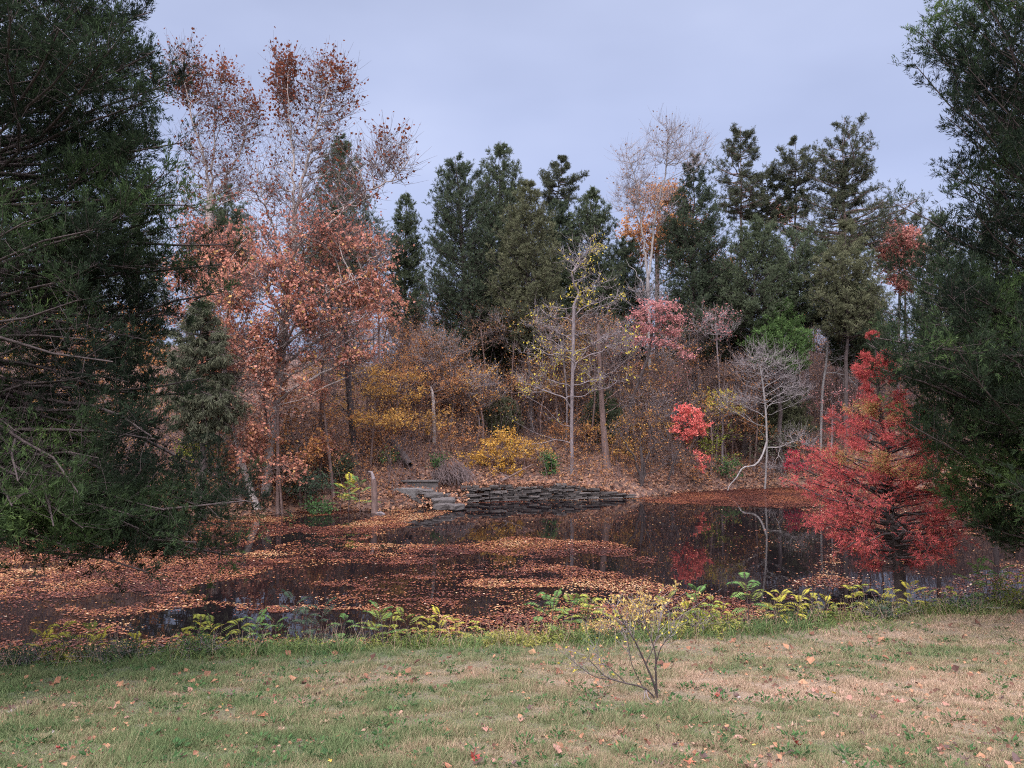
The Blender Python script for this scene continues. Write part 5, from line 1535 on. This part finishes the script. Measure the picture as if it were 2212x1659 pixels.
# ------------------------------------------------------------------ shrubs on the near bank and the bare bush on the lawn
def bush_on_lawn():
    d = 10.9
    r = RNG()
    X = (1422 - CX) / F * d
    base = A(X, d, float(near_z(X, d)) - .04)
    k = d / F
    W = lambda x, y, dy=0.0: A((x - CX) * k, d + dy, base[2] + (1510 - y) * k)
    root = thing('bare_bush', 'small nearly bare bush on the lawn with dark crooked stems', 'bush', base)
    stems = [([(1422, 1512), (1412, 1470), (1395, 1430), (1372, 1380), (1350, 1345), (1330, 1300)], .020), ([(1420, 1510), (1416, 1450), (1414, 1400), (1396, 1350), (1380, 1310)], .016),
             ([(1414, 1440), (1425, 1395), (1440, 1370), (1455, 1345)], .010), ([(1420, 1508), (1392, 1480), (1350, 1468), (1310, 1455), (1285, 1430), (1262, 1405)], .014),
             ([(1350, 1468), (1318, 1440), (1300, 1430), (1290, 1405)], .008), ([(1388, 1478), (1365, 1430), (1358, 1390), (1352, 1360)], .008), ([(1395, 1430), (1420, 1380), (1432, 1340)], .008), ([(1330, 1462), (1290, 1460), (1255, 1440), (1235, 1425)], .008)]
    tips = []
    for i, (pts, rad) in enumerate(stems):
        dy = r.uniform(-.25, .25)
        n_ = len(pts)
        p = smooth_path([W(x, y, dy * j / (n_ - 1)) for j, (x, y) in enumerate(pts)], 12)
        add('stem', [tubes(p[None], np.linspace(rad, rad * .3, 12)[None], 6) + (None, 0, True)], M['bark_dark'], root)
        tips.append(p)
    pw = []
    for p in tips:
        for j in range(5, 12):
            for _ in range(3):
                q0 = p[j]
                dr = unit(unit(p[j] - p[j - 1]) * .7 + rdir(r, 1)[0] * .7 + A(0, 0, .25))
                ln = r.uniform(.08, .34)
                pw.append(np.stack([q0, q0 + dr * ln * .5 + rdir(r, 1)[0] * .015, q0 + dr * ln + A(0, 0, .02)]))
    pw = np.array(pw)
    add('twigs', [tubes(pw, np.broadcast_to(A(.0035, .0025, .0015), (len(pw), 3)), 3) + (None, 0, True)], M['twig_grey'], root)
    e = pw[r.random(len(pw)) < .6]
    c = e[:, 2]
    add('leaves', [diamonds(c, unit(rdir(r, len(c)) - A(0, 0, .3)), .035 + .03 * r.random(len(c)), .018 + .012 * r.random(len(c)), r, .2) + (0, False)], M['yellow'], root)
    # roots at the foot
    rp = [smooth_path([W(1395, 1482), W(1400, 1500, -.1), W(1432, 1520, -.15)], 6), smooth_path([W(1394, 1484), W(1388, 1505, -.1), W(1386, 1520, -.12)], 6)]
    add('root', [tubes(np.array(rp), np.full((2, 6), .007), 5) + (None, 0, True)], M['twig_grey'], root)


bush_on_lawn()


def bank_shrub(px_, off, w, h, leaf, n, label, leaf_s=.06):
    dd = 15.0
    for _ in range(6):
        dd = float(near_edge((px_ - CX) / F * dd)) + off
    X = (px_ - CX) / F * dd
    z0 = float(near_z(X, dd))
    r = RNG()
    root = thing('bank_shrub', label, 'shrub', A(X, dd, z0))
    k = n
    p0 = A(X, dd, z0 - .05) + np.stack([r.normal(size=k) * w * .18, r.normal(size=k) * w * .15, 0 * r.random(k)], -1)
    en = A(X, dd, z0) + np.stack([r.normal(size=k) * w * .42, r.normal(size=k) * w * .3, h * (.45 + .6 * r.random(k))], -1)
    p1 = p0 * .55 + en * .45 + r.normal(size=(k, 3)) * .04 + A(0, 0, .08)
    sw = tubes(np.stack([p0, p1, en], 1), np.broadcast_to(A(.007, .005, .002), (k, 3)), 4) + (None, 0, True)
    ti = np.repeat(np.arange(k), 5)
    t0 = p1[ti] + (en - p1)[ti] * r.random((len(ti), 1))
    t1 = t0 + unit(rdir(r, len(ti)) + A(0, 0, .4)) * (.08 + .18 * r.random((len(ti), 1)))
    add('stems', [sw, tubes(np.stack([t0, (t0 + t1) / 2 + .01, t1], 1), np.broadcast_to(A(.003, .002, .0012), (len(ti), 3)), 3) + (None, 0, True)], M['twig_grey'], root)
    li = np.repeat(np.arange(len(ti)), 3)
    c = t0[li] + (t1 - t0)[li] * (.4 + .7 * r.random((len(li), 1)))
    q = r.random(len(li)) < .75
    c = c[q]
    L = leaf_s * (.7 + .7 * r.random(len(c)))
    add('leaves', [diamonds(c, unit(rdir(r, len(c)) + A(0, 0, .2)), L, L * .5, r, .25) + (0, False)], leaf, root)


M['buff'] = leafmat('buff_yellow_leaves', [(0, (.34, .22, .08)), (.5, (.50, .35, .13)), (1, (.55, .48, .16))], .35)
bank_shrub(1372, .9, 1.15, 1.15, M['buff'], 62, 'twiggy shrub with buff-yellow leaves on the bank behind the bare bush', .075)
bank_shrub(1290, .3, .5, .5, M['buff'], 20, 'low buff-leaved shrub beside the twiggy yellow shrub')
bank_shrub(1505, .5, .6, .6, M['lime'], 30, 'low yellow-green shrub on the bank between sumacs and the twiggy yellow shrub')
bank_shrub(60, .5, 1.2, .45, M['bluegreen'], 50, 'dark low shrub at the lawn edge under the great cedar by the leafy pond end')
bank_shrub(250, .35, 1.0, .35, M['bluegreen'], 45, 'low grey-green shrub where the lawn meets the leafy pond end')
bank_shrub(430, .3, .8, .4, M['green'], 40, 'low dark green shrub under the yellow-green sumacs of the leafy pond end')
bank_shrub(1905, .45, .9, .35, M['bluegreen'], 40, 'low grey-green shrub at the foot of the red cypress')
bank_shrub(2090, .35, .9, .35, M['green'], 40, 'low green shrub under the great cedar near the red cypress')
bank_shrub(2180, .5, .9, .7, M['lime'], 40, 'yellowing shrub on the bank below the great cedar boughs')

# ------------------------------------------------------------------ fallen leaves on the lawn
def lobed_leaf(r, kind):
    """one curled dead leaf about 13 cm across, as a small fan of faces"""
    if kind == 'maple':
        a = np.array([-2.7, -2.1, -1.5, -.9, -.45, 0, .45, .9, 1.5, 2.1, 2.7])
        rad = np.array([.35, .75, .5, .95, .55, 1.1, .55, .95, .5, .75, .35])
    else:
        a = np.linspace(-2.8, 2.8, 11)
        rad = np.array([.45, .52, .5, .55, .75, 1.15, .75, .55, .5, .52, .45])
    rad = rad * (1 + r.normal(size=11) * .08)
    x, y = np.cos(a) * rad, np.sin(a) * rad * (1 if kind == 'maple' else .9)
    cu, cv = r.uniform(.1, .95), r.uniform(-.3, .6)
    z = cu * y ** 2 + cv * x ** 2 + r.normal(size=11) * .06
    v = np.vstack([[[0, 0, 0]], np.stack([x, y, z], -1)]) * .065
    f = np.array([(0, i, i + 1) for i in range(1, 11)])
    k = len(v)
    st = np.array([[-.02, .004, 0], [-.02, -.004, 0], [-.085, -.003, .02], [-.085, .003, .02]])
    return v, f, st


FL = {'rust': ((.26, .09, .055), (.36, .14, .08)), 'tan': ((.22, .14, .095), (.33, .22, .155)), 'dark brown': ((.05, .032, .03), (.10, .06, .05)), 'pale grey': ((.20, .175, .165), (.32, .285, .275)),
      'yellow': ((.42, .27, .05), (.5, .34, .07)), 'dark red': ((.16, .03, .025), (.26, .05, .035)), 'pinkish brown': ((.24, .125, .095), (.33, .185, .14))}
meshes = {}
lr = RNG()
for key, (c0, c1) in FL.items():
    mat = leafmat('fallen_' + key.replace(' ', '_') + '_leaf', [(0, c0), (1, c1)], .2, .02)
    for k in range(4):
        v, f, st = lobed_leaf(lr, 'maple' if k < 2 else 'oval')
        me = mesh_from('fallen_leaf', [(v, f, lr.random(len(v)), 0, False), (st, np.array([[0, 1, 2, 3]]), np.zeros(4), 0, False)], [mat])
        meshes[key, k] = me
keys = ['tan'] * 5 + ['pinkish brown'] * 5 + ['rust'] * 2 + ['dark brown'] * 5 + ['dark brown'] * 3 + ['pale grey', 'yellow', 'dark red']
n = 900
Y = 7.6 + 12 * lr.random(n) ** 1.25
X = (lr.random(n) * 2 - 1) * (.66 * Y + .3)
cl = fbm(X * .5, Y * .8, 19, 2)
q = (Y < near_edge(X) + .2) & (lr.random(n) < .35 + .9 * cl + .015 * X)
X, Y = X[q], Y[q]
o_ = np.argsort(Y)
X, Y = X[o_], Y[o_]
rest = []
for i, (x, y) in enumerate(zip(X, Y)):
    key = keys[lr.integers(len(keys))]
    if key == 'yellow' and lr.random() < .35:
        key = 'tan'
    z = float(near_z(x, y)) + .03
    s = (.45 + .95 * lr.random() ** 1.5) * (.65 if key == 'yellow' else 1)
    rot = (lr.normal() * .3, lr.normal() * .3, lr.random() * 6.28)
    if i < 298:
        ob = bpy.data.objects.new('fallen_leaf', meshes[key, int(lr.choice([0, 1, 2, 2, 3, 3]))])
        COL.objects.link(ob)
        ob.location, ob.rotation_euler, ob.scale = (x, y, z), rot, (s,) * 3
        art = 'a' 
        ob['label'] = f'{key} curled dead leaf lying on the mown lawn'
        ob['category'] = 'leaf'
        ob['group'] = f'{key} fallen leaves on the lawn'
    else:
        rest.append((x, y, z, s))
k = 6500
Y = 7.6 + 11 * lr.random(k) ** 1.2
X = (lr.random(k) * 2 - 1) * (.68 * Y + .3)
for x, y in zip(X, Y):
    if y < near_edge(x) + .4 and lr.random() < .3 + .03 * x + .8 * (fbm(x * .5, y * .8, 19, 2) > .5):
        rest.append((x, y, float(near_z(x, y)) + .022, .16 + .45 * lr.random() ** 1.5))
if rest:
    rest = np.array(rest)
    k = len(rest)
    nr = unit(rdir(lr, k) * .6 + A(0, -.2, 1))
    add('distant_leaves', [diamonds(rest[:, :3], unit(np.cross(nr, rdir(lr, k))), .13 * rest[:, 3], .11 * rest[:, 3], lr, .2, .05 + .75 * lr.random(k), nr) + (0, False)], M['litter'], kind='stuff')

for o_ in list(bpy.data.objects):
    if '_o' in o_:
        del o_['_o']
